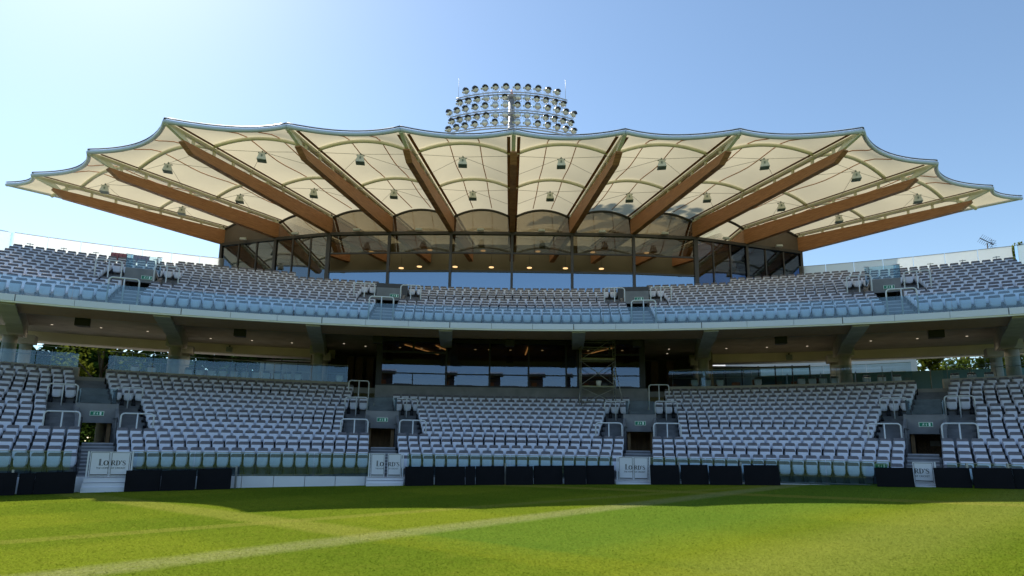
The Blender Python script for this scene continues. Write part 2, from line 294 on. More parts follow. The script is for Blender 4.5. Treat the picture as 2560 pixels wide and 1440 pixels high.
# lower terrace
mb = MB()
for i in range(16):
    r0 = lR(i) - .70 if i else 43.66; r1 = lR(i) + .06
    cuts = []
    if 5 <= i <= 10:
        for s, f in VL:
            c = s * f((r0 + r1) / 2); w = math.degrees(HV / r0); cuts.append((c - w, c + w))
    if i >= 14: cuts.append((-8.6, 8.6))
    for a0, a1 in minus((-EDGE_L, EDGE_L), cuts):
        A = arc(a0, a1, 1.0)
        for a, b in zip(A, A[1:]):
            ha, hb = lt(i, a), lt(i, b); pa = lt(i - 1, a) if i else ha - .3; pb = lt(i - 1, b) if i else hb - .3
            mb.quad(P(r0, a, ha), P(r0, b, hb), P(r1, b, hb), P(r1, a, ha), 0); mb.quad(P(r0, a, pa), P(r0, b, pb), P(r0, b, hb), P(r0, a, ha), 0)
part(mb, 'lower_terrace', M['tread'])
def steps(mb, s, f, i0, i1, hw, Rf, tf, off=0.0, nose=True, per=2):
    """flight of steps on the terrace, with pale nosings"""
    for i in range(i0, i1):
        for k in range(per):
            r0 = Rf(i) - .70 + k * .76 / per; r1 = Rf(i) - .70 + .76 + 0.0; c = s * f(r0) + math.degrees(off / r0); w = math.degrees(hw / r0)
            h0 = tf(i, c); h1 = tf(i + 1, c); ht = h0 + (h1 - h0) * k / per + .006
            if k > 0: mb.hexa([P(r0, c - w, h0), P(r0, c + w, h0), P(r1, c + w, h0), P(r1, c - w, h0)], [P(r0, c - w, ht), P(r0, c + w, ht), P(r1, c + w, ht), P(r1, c - w, ht)], 0)
            if nose: mb.quad(P(r0 - .004, c - w, ht - .05), P(r0 - .004, c + w, ht - .05), P(r0 - .004, c + w, ht + .003), P(r0 - .004, c - w, ht + .003), 1); mb.quad(P(r0 - .004, c - w, ht + .003), P(r0 - .004, c + w, ht + .003), P(r0 + .05, c + w, ht + .003), P(r0 + .05, c - w, ht + .003), 1)
for s, f in VL:
    mb = MB(); steps(mb, s, f, 0, 5, .56, lR, lt, nose=True)
    for off in (-1.3, 1.3): steps(mb, s, f, 5, 11, .5, lR, lt, off, nose=False)
    steps(mb, s, f, 11, 16 if f is Aout else 13, .66, lR, lt, nose=False)
    part(mb, 'lower_stair', [M['tread'], M['nosing']])
# front wall with panel joints, concourse, upstands
mb = MB()
A = arc(-EDGE_L, EDGE_L, 1.55)
for a, b in zip(A, A[1:]):
    b2 = b - .03
    for h0f, h1, r, m in ((lambda x: gz(43.5 * sin(radians(x))) - .05, .27, 43.5, 0),):
        mb.hexa([P(r, a, h0f(a)), P(r, b2, h0f(b2)), P(r + .12, b2, h0f(b2)), P(r + .12, a, h0f(a))], [P(r, a, h1), P(r, b2, h1), P(r + .12, b2, h1), P(r + .12, a, h1)], m)
part(mb, 'front_wall', M['panel'])
def hup(a): return 5.22 + .32 * (abs(a) / 28) ** 2
UPS = [(-EDGE_L, -25.0), (-23.72, -10.35), (10.0, 23.6), (24.95, EDGE_L)]
for a0, a1 in UPS: mb = MB(); sweep(mb, [(56.2, lambda a, R: lt(15, a) - .1), (56.45, lambda a, R: lt(15, a) - .1), (56.45, lambda a, R: hup(a)), (56.2, lambda a, R: hup(a))], a0, a1); part(mb, 'concourse_upstand', M['upst'])
mb = MB(); sweep(mb, [(54.85, 3.5), (55.1, 3.5), (55.1, 5.02), (54.85, 5.02)], -8.6, 8.6, 0)
part(mb, 'booth_upstand_wall', M['portal'])
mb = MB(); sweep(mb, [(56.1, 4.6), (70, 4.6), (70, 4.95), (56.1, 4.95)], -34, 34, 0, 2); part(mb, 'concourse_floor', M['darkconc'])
# soffits, ceiling, fascia
mb = MB(); sweep(mb, [(47.8, 7.28), (50.5, 7.28), (50.5, 7.45), (47.8, 7.45)], -EDGE_L, EDGE_L, 0); part(mb, 'timber_soffit', M['soffit'])
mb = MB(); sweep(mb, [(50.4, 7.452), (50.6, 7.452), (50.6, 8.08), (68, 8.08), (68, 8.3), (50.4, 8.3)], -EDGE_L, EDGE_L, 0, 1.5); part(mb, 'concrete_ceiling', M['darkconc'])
for a0, a1 in ((-EDGE_L, -11.8), (11.8, EDGE_L)): mb = MB(); sweep(mb, [(62, 7.5), (62.5, 7.5), (62.5, 8.078), (62, 8.078)], a0, a1); part(mb, 'ceiling_beam', M['cream'])
mb = MB(); A = arc(-EDGE_L, EDGE_L, 2.58)
for k, (a, b) in enumerate(zip(A, A[1:])):
    b2 = b - (.05 if k % 3 == 1 else .02)
    sweep(mb, [(47.62, 7.30), (47.78, 7.30), (47.78, 7.58), (47.62, 7.58)], a, b2, 0)
sweep(mb, [(47.66, 7.235), (47.82, 7.235), (47.82, 7.298), (47.66, 7.298)], -EDGE_L, EDGE_L, 1)
part(mb, 'fascia', [M['fascia'], M['steel']])
# raker beams and columns
for a0, a1 in ((-26.5, -28.5), (-19.6, -20.6), (-11.7, -12.45), (-4.0, -4.35), (4.0, 4.35), (11.7, 12.3), (19.5, 20.4), (26.6, 28.4)):
    mb = MB(); A_, B_ = P(47.86, a0, 0), P(59.5, a1, 0); d = (B_ - A_).normalized(); n = Vector((d.y, -d.x, 0)) * .34; L = (B_ - A_).length
    def q(t, h, sgn): return A_ + d * t + n * sgn + Vector((0, 0, h))
    pr = [(0.02, 7.17), (2.7, 7.17), (6.0, 7.25 if abs(a0) > 5 else 7.4), (8.0, 7.05 if abs(a0) > 5 else 7.4), (L, 7.3)]
    if abs(a0) < 5: pr = pr[:3] + [(6.9, 7.4)]
    for (t0, b0), (t1, b1) in zip(pr, pr[1:]):
        tp = 7.276 if t1 <= 2.75 else 8.078
        mb.hexa([q(t0, b0, -1), q(t0, b0, 1), q(t1, b1, 1), q(t1, b1, -1)], [q(t0, tp, -1), q(t0, tp, 1), q(t1, tp, 1), q(t1, tp, -1)])
    part(mb, 'raker_beam', M['conc'])
    if abs(a0) > 5:
        for Rc, r in ((57.5, .33), (60.6, .30)):
            mb = MB(); c = P(Rc, a1 - (.12 if a1 > 0 else -.12) * (Rc > 60), 0)
            mb.tube([c + Vector((0, 0, 4.9)), c + Vector((0, 0, 7.12))], r, 20); mb.box(c + Vector((0, 0, 7.35)), (.9, .9, .5), 0, Matrix.Rotation(rot_at(a1), 3, 'Z'))
            part(mb, 'column', M['conc'])
# concourse backs: dark corridors beside the booth, glazed bays, open ends
mb = MB()
for a0, a1 in ((-13.2, -12.2), (12.2, 13.2)): sweep(mb, [(61, 4.95), (66, 4.95), (66, 8.07), (61, 8.07)], a0, a1)
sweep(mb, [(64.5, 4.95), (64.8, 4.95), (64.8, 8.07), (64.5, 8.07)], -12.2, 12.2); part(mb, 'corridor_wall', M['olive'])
for a in (-10.8, -10.2, -9.5, 9.6, 10.6): c = P(62.5, a, 6.3); mb = MB(); mb.box(c, (.5, .4, 2.7), 0, Matrix.Rotation(rot_at(a), 3, 'Z')); part(mb, 'timber_panel', M['dwood'])
for s in (-1, 1):
    mb = MB(); a0, a1 = (13.3, 19.4); sweep(mb, [(63.3, 4.95), (63.5, 4.95), (63.5, 5.95), (63.3, 5.95)], min(s * a0, s * a1), max(s * a0, s * a1)); 
    for k in range(6): a = s * (13.6 + k * 1.15); mb.box(P(62.9, a, 5.75), (.35 + .2 * (k % 2), .3, .45 + .35 * (k % 3)), 0, Matrix.Rotation(rot_at(a), 3, 'Z'))
    part(mb, 'bar_counter', M['dwood'])
    w = MB(); 
    for k in range(7): a = s * (13.3 + k * 1.017); w.box(P(65, a, 6.3), (.09, .1, 2.5), 0, Matrix.Rotation(rot_at(a), 3, 'Z'))
    sweep(w, [(64.95, 7.35), (65.05, 7.35), (65.05, 7.5), (64.95, 7.5)], min(s * 13.3, s * 19.4), max(s * 13.3, s * 19.4)); wo = part(w, 'concourse_window', M['frame'])
    w = MB(); sweep(w, [(65, 4.95), (65.02, 4.95), (65.02, 7.5), (65, 7.5)], min(s * 13.3, s * 19.4), max(s * 13.3, s * 19.4)); part(w, 'pane', M['g_bal'], wo)

# vomitories of the lower tier
for n, (s, f) in enumerate(VL):
    mb = MB(); c = lambda R: s * f(R); wd = lambda R, w: math.degrees(w / R)
    ra, rp, rb = 47.56, 50.5, 52.18
    for sg in (-1, 1):        # side walls, sloping up with the rows
        for r0, r1, h0, h1 in ((ra, rp, 1.75, 3.05), (rp, 57.0, 3.28, 3.28)):
            i0, i1 = c(r0) + sg * wd(r0, HV), c(r1) + sg * wd(r1, HV); o0, o1 = c(r0) + sg * wd(r0, HV + .13), c(r1) + sg * wd(r1, HV + .13)
            p = [P(r0, i0, .9), P(r0, o0, .9), P(r1, o1, .9), P(r1, i1, .9)]; q = [P(r0, i0, h0), P(r0, o0, h0), P(r1, o1, h1), P(r1, i1, h1)]
            if r0 > 50: q = [x.copy() for x in q]
            if sg < 0: p = [p[1], p[0], p[3], p[2]]; q = [q[1], q[0], q[3], q[2]]
            if r1 > 56: q = [Vector((x.x, x.y, min(x.z, 2.75 if k in (2, 3) else 3.28))) for k, x in enumerate(q)]
            mb.hexa(p, q)
    def slab(r0, r1, h0, h1, hw=HV):
        p = [P(r0, c(r0) - wd(r0, hw), h0), P(r0, c(r0) + wd(r0, hw), h0), P(r1, c(r1) + wd(r1, hw), h0), P(r1, c(r1) - wd(r1, hw), h0)]
        mb.hexa(p, [Vector((x.x, x.y, h1)) for x in p])
    slab(rp, rp + .16, 2.36, 3.26, HV - .004); slab(rp + .16, rb, 3.0, 3.26, HV - .004); slab(rb, 57, 2.5, 2.74, HV - .004); slab(ra, 57, 1.05, 1.27, HV - .004)
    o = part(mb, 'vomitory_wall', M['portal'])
    if n:
        mb = MB(); slab(53.2, 53.4, 1.275, 2.9, HV - .02); part(mb, 'passage_end', [None, M['door'], M['door'], M['brick']][n], o)  # passage wood lightened in colour to stand for lamplight inside
        if n == 3: mb = MB(); pc = P(53.19, c(53.2) + .12, 1.95); mb.box(pc, (.42, .01, .28), 0, Matrix.Rotation(rot_at(c(53)), 3, 'Z')); part(mb, 'notice', M['paper'], o)
    rr = 51.0
    for sg in (-1, 1): mb = MB(); a = c(rr) + sg * wd(rr, HV - .12); mb.box(P(rr, a, 1.82), (.16, .12, 1.07), 0, Matrix.Rotation(rot_at(a), 3, 'Z')); part(mb, 'door_jamb', M['soffit'], o)
    mb = MB(); h = 3.28
    p0 = [(rp + .02, -HV), (rp + .02, HV)]
    def pp(R, w, hh): return P(R, c(R) + wd(R, w), hh)
    mb.hexa([pp(rp, -HV, h), pp(rp, HV, h), pp(rp + .015, HV, h), pp(rp + .015, -HV, h)], [pp(rp, -HV, 3.98), pp(rp, HV, 3.98), pp(rp + .015, HV, 3.98), pp(rp + .015, -HV, 3.98)])
    for sg in (-1, 1): mb.hexa([pp(rp + .02, sg * HV, h), pp(rp + .02, sg * HV + .015, h), pp(rb, sg * HV + .015, h), pp(rb, sg * HV, h)], [pp(rp + .02, sg * HV, 3.98), pp(rp + .02, sg * HV + .015, 3.98), pp(rb, sg * HV + .015, 3.98), pp(rb, sg * HV, 3.98)])
    part(mb, 'glass_balustrade', M['g_film'], o)
    mb = MB()                              # dark handrails along the passage walls
    for sg in (-1, 1): mb.tube([pp(47.7, sg * (HV - .07), 2.35), pp(48.1, sg * (HV - .07), 2.55), pp(50.3, sg * (HV - .07), 2.55)], .02, 6); mb.tube([pp(48.1, sg * (HV - .07), 2.55), pp(48.1, sg * (HV - .03), 1.3)], .018, 6)
    part(mb, 'handrail', M['black'], o)

# ------------------------------------------------------------------ glass along the fronts
def glass_run(name, R, a0, a1, h0, h1, m, step, parent=None, cap=None):
    A = arc(a0, a1, step)
    for a, b in zip(A, A[1:]):
        mb = MB(); b2 = b - .035; z0 = h0 if not callable(h0) else None
        f0 = h0 if callable(h0) else (lambda x: h0); f1 = h1 if callable(h1) else (lambda x: h1)
        bot = [P(R, a, f0(a)), P(R, b2, f0(b2)), P(R + .018, b2, f0(b2)), P(R + .018, a, f0(a))]; top = [P(R, a, f1(a)), P(R, b2, f1(b2)), P(R + .018, b2, f1(b2)), P(R + .018, a, f1(a))]
        mb.hexa(bot, top, 0)
        if cap: mb.bar((top[0] + top[3]) / 2 + Vector((0, 0, .012)), (top[1] + top[2]) / 2 + Vector((0, 0, .012)), .03, .022, 1)
        part(mb, name, [m, M[cap]] if cap else m)
gl = [-EDGE_L] + [s * f(43.5) + d for s, f in VL for d in (-1.14, 1.14)] + [EDGE_L]
gl = [-EDGE_L, -21.55, -19.15, -7.55, -5.6, 5.6, 7.5, 19.2, 21.5, EDGE_L]
for a0, a1 in zip(gl[::2], gl[1::2]): glass_run('glass_balustrade', 43.52, a0, a1, .275, 1.17, M['g_bal'], 3.1, cap='alu')
glass_run('glass_balustrade', 47.64, -EDGE_L, EDGE_L, 7.585, 8.42, M['g_up'], 3.87)
for a0, a1 in UPS: glass_run('glass_balustrade', 56.3, a0 + .05, a1 - .05, lambda a: hup(a) + .003, lambda a: hup(a) + 1.02, M['g_con'], 2.3, cap='alu')
for a0, a1 in UPS:
    mb = MB(); A = arc(a0 + .3, a1 - .3, 1.2); mb.tube([P(56.55, a, hup(a) + .55) for a in A], .02, 6)
    for a in A[::2]: mb.tube([P(56.55, a, hup(a)), P(56.55, a, hup(a) + .9)], .02, 6)
    part(mb, 'concourse_rail', M['alu'])

# ------------------------------------------------------------------ glazed booth at the back of the lower tier
BA = [-8.42, -4.2, -1.42, 1.09, 3.5, 4.25, 8.3]; BR = 54.98
booth = MB(); bp = [P(BR, a, 0) for a in BA]
mb = MB()
for i in range(6):
    a, b = bp[i], bp[i + 1]; mb.bar(a + Vector((0, 0, 7.86)), b + Vector((0, 0, 7.86)), .14, .2); mb.bar(a + Vector((0, 0, 5.07)), b + Vector((0, 0, 5.07)), .14, .09); mb.bar(a + Vector((0, 0, 5.8)), b + Vector((0, 0, 5.8)), .08, .07)
    if i in (0, 5): mb.bar(a + Vector((0, 0, 7.1)), b + Vector((0, 0, 7.1)), .09, .12); m_ = (a + b) / 2; mb.bar(m_ + Vector((0, 0, 7.16)), m_ + Vector((0, 0, 7.76)), .12, .1); mb.bar(m_ + Vector((0, 0, 5.12)), m_ + Vector((0, 0, 5.76)), .06, .06)
for i, a in enumerate(bp): mb.bar(a + Vector((0, 0, 5.02)), a + Vector((0, 0, 8.02)), .34 if i in (0, 6) else .1, .16, upv=(0, 1, 0))
bf = part(mb, 'booth_frame', M['black'])
for i in range(6):
    w = MB(); a, b = bp[i], bp[i + 1]; w.hexa([a + Vector((0, .01, 5.1)), b + Vector((0, .01, 5.1)), b + Vector((0, .03, 5.1)), a + Vector((0, .03, 5.1))], [a + Vector((0, .01, 7.78)), b + Vector((0, .01, 7.78)), b + Vector((0, .03, 7.78)), a + Vector((0, .03, 7.78))]); part(w, 'pane', M['g_dark'], bf)
mb = MB(); sweep(mb, [(60, 5.02), (60.1, 5.02), (60.1, 7.7), (60, 7.7)], -8.5, 8.4); 
sweep(mb, [(55.1, 7.7), (60.1, 7.7), (60.1, 7.75), (55.1, 7.75)], -8.4, 8.3)
for a in (-8.5, -4.2, 4.25, 8.35): sweep(mb, [(55.2, 5.02), (60, 5.02), (60, 7.7), (55.2, 7.7)], a, a + .1)
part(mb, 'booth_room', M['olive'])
mb = MB()
for a in (-3.6, -2.7, -1.9, -.9, .3, .9, 2.2, 3, -7, -5.5): mb.box(P(56.3, a, 5.95), (.55, .08, .34), 0, Matrix.Rotation(rot_at(a), 3, 'Z'))
sweep(mb, [(55.6, 5.6), (56.3, 5.6), (56.3, 5.68), (55.6, 5.68)], -8, 8); part(mb, 'commentary_desk', M['black'])
mb = MB()
for r0, a0, r1, a1 in ((55.4, -6.9, 59.2, -4.9), (55.4, -4.9, 57, -4.35), (55.4, 1.05, 58.6, .9), (55.3, 6.6, 59, 4.6)): mb.bar(P(r0, a0, 7.62), P(r1, a1, 7.62), .07, .05)
part(mb, 'strip_lamp', M['striplight'])
mb = MB(); 
for a in (-7.3, -5.9, -4.7, -2.4, -1.5, -.1, 2, 5, 7.2): mb.tube([P(57, a, 7.66), P(57, a, 7.69)], .07, 10)
part(mb, 'booth_downlight', M['lampc'])
for a in (-6.4, -2.8, 1.2, 6.2):
    ld = bpy.data.lights.new('booth_light', 'SPOT'); ld.energy = 45; ld.spot_size = radians(150); ld.spot_blend = 1.0; ld.shadow_soft_size = .08; ld.color = (1, .84, .6)
    lo_ = bpy.data.objects.new('booth_light', ld); COL.objects.link(lo_); lo_.location = P(57.6, a, 7.62); lo_.parent = bf
c = P(59.97, 1.75, 6.75); mb = MB(); mb.tube([c + Vector((.27 * cos(t * pi / 12), 0, .27 * sin(t * pi / 12))) for t in range(24)], .025, 6, closed=True); mb.tube([c + Vector((0, -.02, 0)), c + Vector((.02, -.02, .2))], .012, 5); tag(part(mb, 'wall_clock', M['black']))

# ------------------------------------------------------------------ upper terrace
FAC = [(-21.2, 41.9), (-16.7, 40.45), (-12.6, 39.3), (-8.4, 38.95), (-4.2, 38.75), (-.08, 38.7), (3.95, 38.7), (8.1, 38.75), (12.4, 39.15), (16.4, 40.45), (20.9, 41.9)]
def facY(x):
    for (x0, y0), (x1, y1) in zip(FAC, FAC[1:]):
        if x0 <= x <= x1: return y0 + (y1 - y0) * (x - x0) / (x1 - x0)
    return 99
mb = MB()
for j in range(14):
    r0 = uR(j) - .74 if j else 47.8; r1 = uR(j) + .06; h = ut(j); p = ut(j - 1) if j else 7.3
    if j == 13: r1 = 64.2
    cuts = []
    if 5 <= j <= 8:
        for s, f in VU: cc = s * f(r0); w = math.degrees(.7 / r0); cuts.append((cc - w, cc + w))
    for a0, a1 in minus((-EDGE_U - 1, EDGE_U + 1), cuts):
        A = arc(a0, a1, 1.0)
        for a, b in zip(A, A[1:]): mb.quad(P(r0, a, h), P(r0, b, h), P(r1, b, h), P(r1, a, h)); mb.quad(P(r0, a, p), P(r0, b, p), P(r0, b, h), P(r0, a, h))
part(mb, 'upper_terrace', M['tread'])
def utf(j, a): return ut(j)
for s, f in VU:
    mb = MB(); steps(mb, s, f, 1, 5, .55, uR, utf)
    for off in (-1.22, 1.22): steps(mb, s, f, 5, 9, .48, uR, utf, off, nose=False)
    o = part(mb, 'upper_stair', [M['tread'], M['nosing']])
for n, (s, f) in enumerate(VU):
    mb = MB(); c = lambda R: s * f(R); wd = lambda R, w: math.degrees(w / R)
    def slab(r0, r1, h0, h1, hw=.7, h2=None):
        p = [P(r0, c(r0) - wd(r0, hw), h0), P(r0, c(r0) + wd(r0, hw), h0), P(r1, c(r1) + wd(r1, hw), h0), P(r1, c(r1) - wd(r1, hw), h0)]
        mb.hexa(p, [Vector((x.x, x.y, h1)) for x in p])
    for sg in (-1, 1):
        r0, r1 = 51.6, 54.8; i0, i1 = c(r0) + sg * wd(r0, .7), c(r1) + sg * wd(r1, .7); o0, o1 = c(r0) + sg * wd(r0, .83), c(r1) + sg * wd(r1, .83)
        if sg < 0: i0, i1, o0, o1 = o0, o1, i0, i1
        mb.hexa([P(r0, i0, 8.6), P(r0, o0, 8.6), P(r1, o1, 8.6), P(r1, i1, 8.6)], [P(r0, i0, 9.55), P(r0, o0, 9.55), P(r1, o1, 10.62), P(r1, i1, 10.62)])
    slab(52.4, 52.55, 9.72, 10.45, .696); slab(52.55, 54.8, 10.2, 10.45, .696); slab(54.6, 54.8, 8.7, 10.2, .696); slab(51.6, 54.8, 8.55, 8.75, .696)
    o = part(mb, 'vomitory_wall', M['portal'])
    mb = MB(); slab(54.5, 54.55, 8.75, 10.2, .69); part(mb, 'passage_end', M['black'], o)  # black sheet across the passage stands for its dark inside
    if f is Uout:
        mb = MB()
        def pp(R, w, hh): return P(R, c(R) + wd(R, w), hh)
        mb.hexa([pp(52.4, -.7, 10.46), pp(52.4, .7, 10.46), pp(52.415, .7, 10.46), pp(52.415, -.7, 10.46)], [pp(52.4, -.7, 11.15), pp(52.4, .7, 11.15), pp(52.415, .7, 11.15), pp(52.415, -.7, 11.15)])
        for sg in (-1, 1): mb.hexa([pp(52.42, sg * .7, 10.46), pp(52.42, sg * .7 + .015, 10.46), pp(54.7, sg * .7 + .015, 10.63), pp(54.7, sg * .7, 10.63)], [pp(52.42, sg * .7, 11.15), pp(52.42, sg * .7 + .015, 11.15), pp(54.7, sg * .7 + .015, 11.75), pp(54.7, sg * .7, 11.75)])
        part(mb, 'glass_balustrade', M['g_film'], o)
        mb = MB()
        for sg in (-1, 1): mb.tube([pp(52.42, sg * .71, 11.17), pp(54.7, sg * .71, 11.77)], .025, 6)
        part(mb, 'handrail', M['white'], o)
    else:
        mb = MB(); slab(54.85, 57.2, 10.5, 11.35, .95); part(mb, 'upstand_wall', M['frame'], o)
# rear glass screens of the upper tier, beyond the walkway
for s in (-1, 1):
    a0, a1 = sorted((s * 19.0, s * 30.15)); A = arc(a0, a1, 1.7); RS = 63.5; hs = 14.52
    for a, b in zip(A, A[1:]):
        mb = MB(); mb.hexa([P(RS, a, 11.9), P(RS, b - .03, 11.9), P(RS + .03, b - .03, 11.9), P(RS + .03, a, 11.9)], [P(RS, a, hs), P(RS, b - .03, hs), P(RS + .03, b - .03, hs), P(RS + .03, a, hs)])
        mb.bar(P(RS + .01, a, hs + .015), P(RS + .01, b - .03, hs + .015), .05, .025, 1); part(mb, 'rear_glass_screen', [M['g_milk'], M['alu']])
        mb = MB(); am = (a + b) / 2; q = P(RS - .15, am, 0); mb.tube([q + Vector((0, 0, 11.9)), q + Vector((0, 0, 13.95))], .018, 6); mb.bar(P(RS - .15, am - .16, 13.88), P(RS - .15, am + .16, 13.88), .03, .05); part(mb, 'screen_clamp_post', M['alu'])
    mb = MB(); ae = s * 30.25
    for r0, r1, h0, h1 in ((63.5, 58.9, 14.5, 13.4), (58.85, 54.5, 13.38, 11.95)):
        p = [P(r0, ae, h0 - 1.9), P(r0, ae + .03, h0 - 1.9), P(r1, ae + .03, h1 - 1.8), P(r1, ae, h1 - 1.8)]; q = [P(r0, ae, h0), P(r0, ae + .03, h0), P(r1, ae + .03, h1), P(r1, ae, h1)]; mb.hexa(p, q)
    part(mb, 'side_glass_screen', M['g_bal'])
    mb = MB(); sweep(mb, [(64.0, 8.3), (64.3, 8.3), (64.3, 11.88), (64.0, 11.88)], a0, a1 + 0, 0); part(mb, 'rear_wall', M['conc'])

# ------------------------------------------------------------------ restaurant on top: facade, room
Z = lambda x, y, h: Vector((x, y, h))
RAIL = 15.6
for i in range(10):
    (x0, y0), (x1, y1) = FAC[i], FAC[i + 1]; a, b = Z(x0, y0, 0), Z(x1, y1, 0); d = (b - a).normalized(); n = Z(d.y, -d.x, 0)   # n points to the field
    if n.y > 0: n = -n
    central = 2 <= i <= 7; H = lambda h: Z(0, 0, h)
    mb = MB(); mb.bar(a + H(RAIL), b + H(RAIL), .24, .2); mb.bar(a + H(11.35), b + H(11.35), .16, .5)
    if central:
        mb.bar(a + H(14.22), b + H(14.22), .1, .1); mb.bar(a + H(12.95), b + H(12.95), .1, .12)
    else:
        for k in (1, 2): p = a + (b - a) * k / 3; mb.bar(p + H(11.6), p + H(RAIL - .1), .07, .12, upv=(0, 1, 0))
    fo = part(mb, 'window', M['frame'])
    def pane(h0, h1, m, t0=0.0, t1=1.0, back=.02):
        w = MB(); p, q = a + (b - a) * t0 - n * back, a + (b - a) * t1 - n * back; w.hexa([p + H(h0), q + H(h0), q - n * .02 + H(h0), p - n * .02 + H(h0)], [p + H(h1), q + H(h1), q - n * .02 + H(h1), p - n * .02 + H(h1)]); part(w, 'pane', m, fo)
    if central:
        pane(11.6, 12.89, M['g_low'], .012, .988); pane(14.27, 15.5, M['g_win'], .012, .988)
        w = MB(); p, q = a + (b - a) * .02 - n * .5, a + (b - a) * .98 - n * .5; w.hexa([p + H(11.3), q + H(11.3), q - n * .03 + H(11.3), p - n * .03 + H(11.3)], [p + H(12.8), q + H(12.8), q - n * .03 + H(12.8), p - n * .03 + H(12.8)]); part(w, 'sky_tint_blind', M['blind'], fo)  # blind added behind the panes; its blue bands stand for reflected sky
    else:
        for k in range(3): pane(11.6, RAIL - .1, M['g_side' if i < 2 else 'g_dark'], k / 3 + .012, (k + 1) / 3 - .012)
    # clerestory between the rafters
    x = MB(); N_ = 16; arcp = []
    for k in range(N_ + 1):
        u = k / N_; arcp.append(a + (b - a) * (.045 + .91 * u) + H(16.78 + .50 * 4 * u * (1 - u)))
    x.tube(arcp, .085, 8); co = part(x, 'clerestory_frame', M['frame'])
    x = MB(); low = [a + (b - a) * .03 + H(RAIL + .1), a + (b - a) * .97 + H(RAIL + .1)]
    poly = [low[0]] + [low[1]] + arcp[::-1]; x.prism([p - n * .01 for p in poly], -n * .02)
    solid = i in (0, 9)
    part(x, 'clerestory_pane', [M['brownp'] if solid else (M['g_clear'] if i == 8 else M['g_cler'])], co)
for i, (x0, y0) in enumerate(FAC):
    mb = MB(); mb.bar(Z(x0, y0 + .03, 11.2), Z(x0, y0 + .03, 17.0), .26 if i in (2, 8) else .17, .3, upv=(0, 1, 0)); part(mb, 'mullion', M['frame'])
mb = MB()
pl = [Z(x, y + .3, 0) for x, y in FAC]
mb.add([p + Z(0, 0, 11.1) for p in pl] + [Z(20, 50, 11.1), Z(-20, 50, 11.1)], [tuple(range(13))]); part(mb, 'restaurant_floor', M['olive'])
mb = MB()
for p, q in ((Z(-21.3, 42.2, 0), Z(-20.3, 46, 0)), (Z(-20.3, 46, 0), Z(20.1, 46, 0)), (Z(20.1, 46, 0), Z(21, 42.2, 0))): mb.bar(p + Z(0, 0, 13.9), q + Z(0, 0, 13.9), .25, 6.7)
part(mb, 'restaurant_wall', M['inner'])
mb = MB()
for p, q in ((Z(-20.2, 48, 5), Z(20, 48, 5)),): mb.bar(p + Z(0, 0, 1.5), q + Z(0, 0, 1.5), .25, 3.0)
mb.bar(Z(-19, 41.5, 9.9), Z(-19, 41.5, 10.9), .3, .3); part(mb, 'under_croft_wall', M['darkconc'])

# ------------------------------------------------------------------ canopy
T_ = {-5: (-28.6, 33.55), -4: (-23.2, 30.55), -3: (-17.15, 27.22), -2: (-11.3, 27.55), -1: (-5.7, 27.7), 0: (-.05, 27.8), 1: (5.5, 27.66), 2: (11.15, 27.5), 3: (17.05, 27.23), 4: (22.95, 30.5), 5: (28.4, 33.57)}
B_ = {k: FAC[k + 5] for k in range(-5, 6)}
def rl(k, t, h=17.0):
    if abs(k) == 6:
        s = 1 if k > 0 else -1; E0, E1 = (s * 31.35, 35.0), (s * 23.6, 42.4); return Z(E0[0] + (E1[0] - E0[0]) * t, E0[1] + (E1[1] - E0[1]) * t, h)
    (x0, y0), (x1, y1) = T_[k], B_[k]; return Z(x0 + (x1 - x0) * t, y0 + (y1 - y0) * t, h)
TO, TM, TE = .21, .61, 1.72
AK = [(0, .0), (TO, .63), (.41, .40), (TM, .60), (.8, .40), (1, .44), (1.36, .34), (TE, .40)]
def rise(t):
    for (a, p), (b, q) in zip(AK, AK[1:]):
        if a <= t <= b: w = (t - a) / (b - a); w = w * w * (3 - 2 * w); return p + (q - p) * w
    return AK[-1][1]
def mem(k, u, t, dh=0.0):
    k2 = k + 1; half = k in (-6, 5); sag = (.62 if -3 <= k <= 2 else .85) * (.5 if half else 1)
    L, R = rl(k, t), rl(k2, t); p = L.lerp(R, u)
    inn = (rl(k, 1) + rl(k2, 1) - rl(k, 0) - rl(k2, 0)); inn.z = 0; inn.normalize()
    if t < TO: p += inn * sag * 4 * u * (1 - u) * (1 - t / TO) ** 1.5
    w = (rl(k, 0) - rl(k2, 0)).length
    p.z = 17.05 + rise(t) * 4 * u * (1 - u) * (.35 if half else 1) + dh; return p
BAYS = list(range(-6, 6))
ts = sorted(set([i * TE / 34 for i in range(35)] + [0, TO, TM, 1]))
canopy = MB()
for k in BAYS: canopy.grid([[mem(k, u / 12, t) for u in range(13)] for t in ts])
part(canopy, 'canopy_membrane', M['membrane'])
mb = MB(); ml = MB()
for k in BAYS:
    e = [mem(k, u / 14, 0) for u in range(15)]; mb.tube([p + Z(0, 0, -.06) for p in e], .105, 10); mb.tube([p + Z(0, 0, .125) for p in e], .045, 6); ml.tube([p + Z(0, -.075, .085) for p in e], .022, 6)
for s in (-6, 6): e = [rl(s, t / 12 * TE, 17.0) for t in range(13)]; mb.tube(e, .09, 8)
eo = part(mb, 'edge_tube', M['edge']); part(ml, 'edge_gasket', M['darkline'], eo)
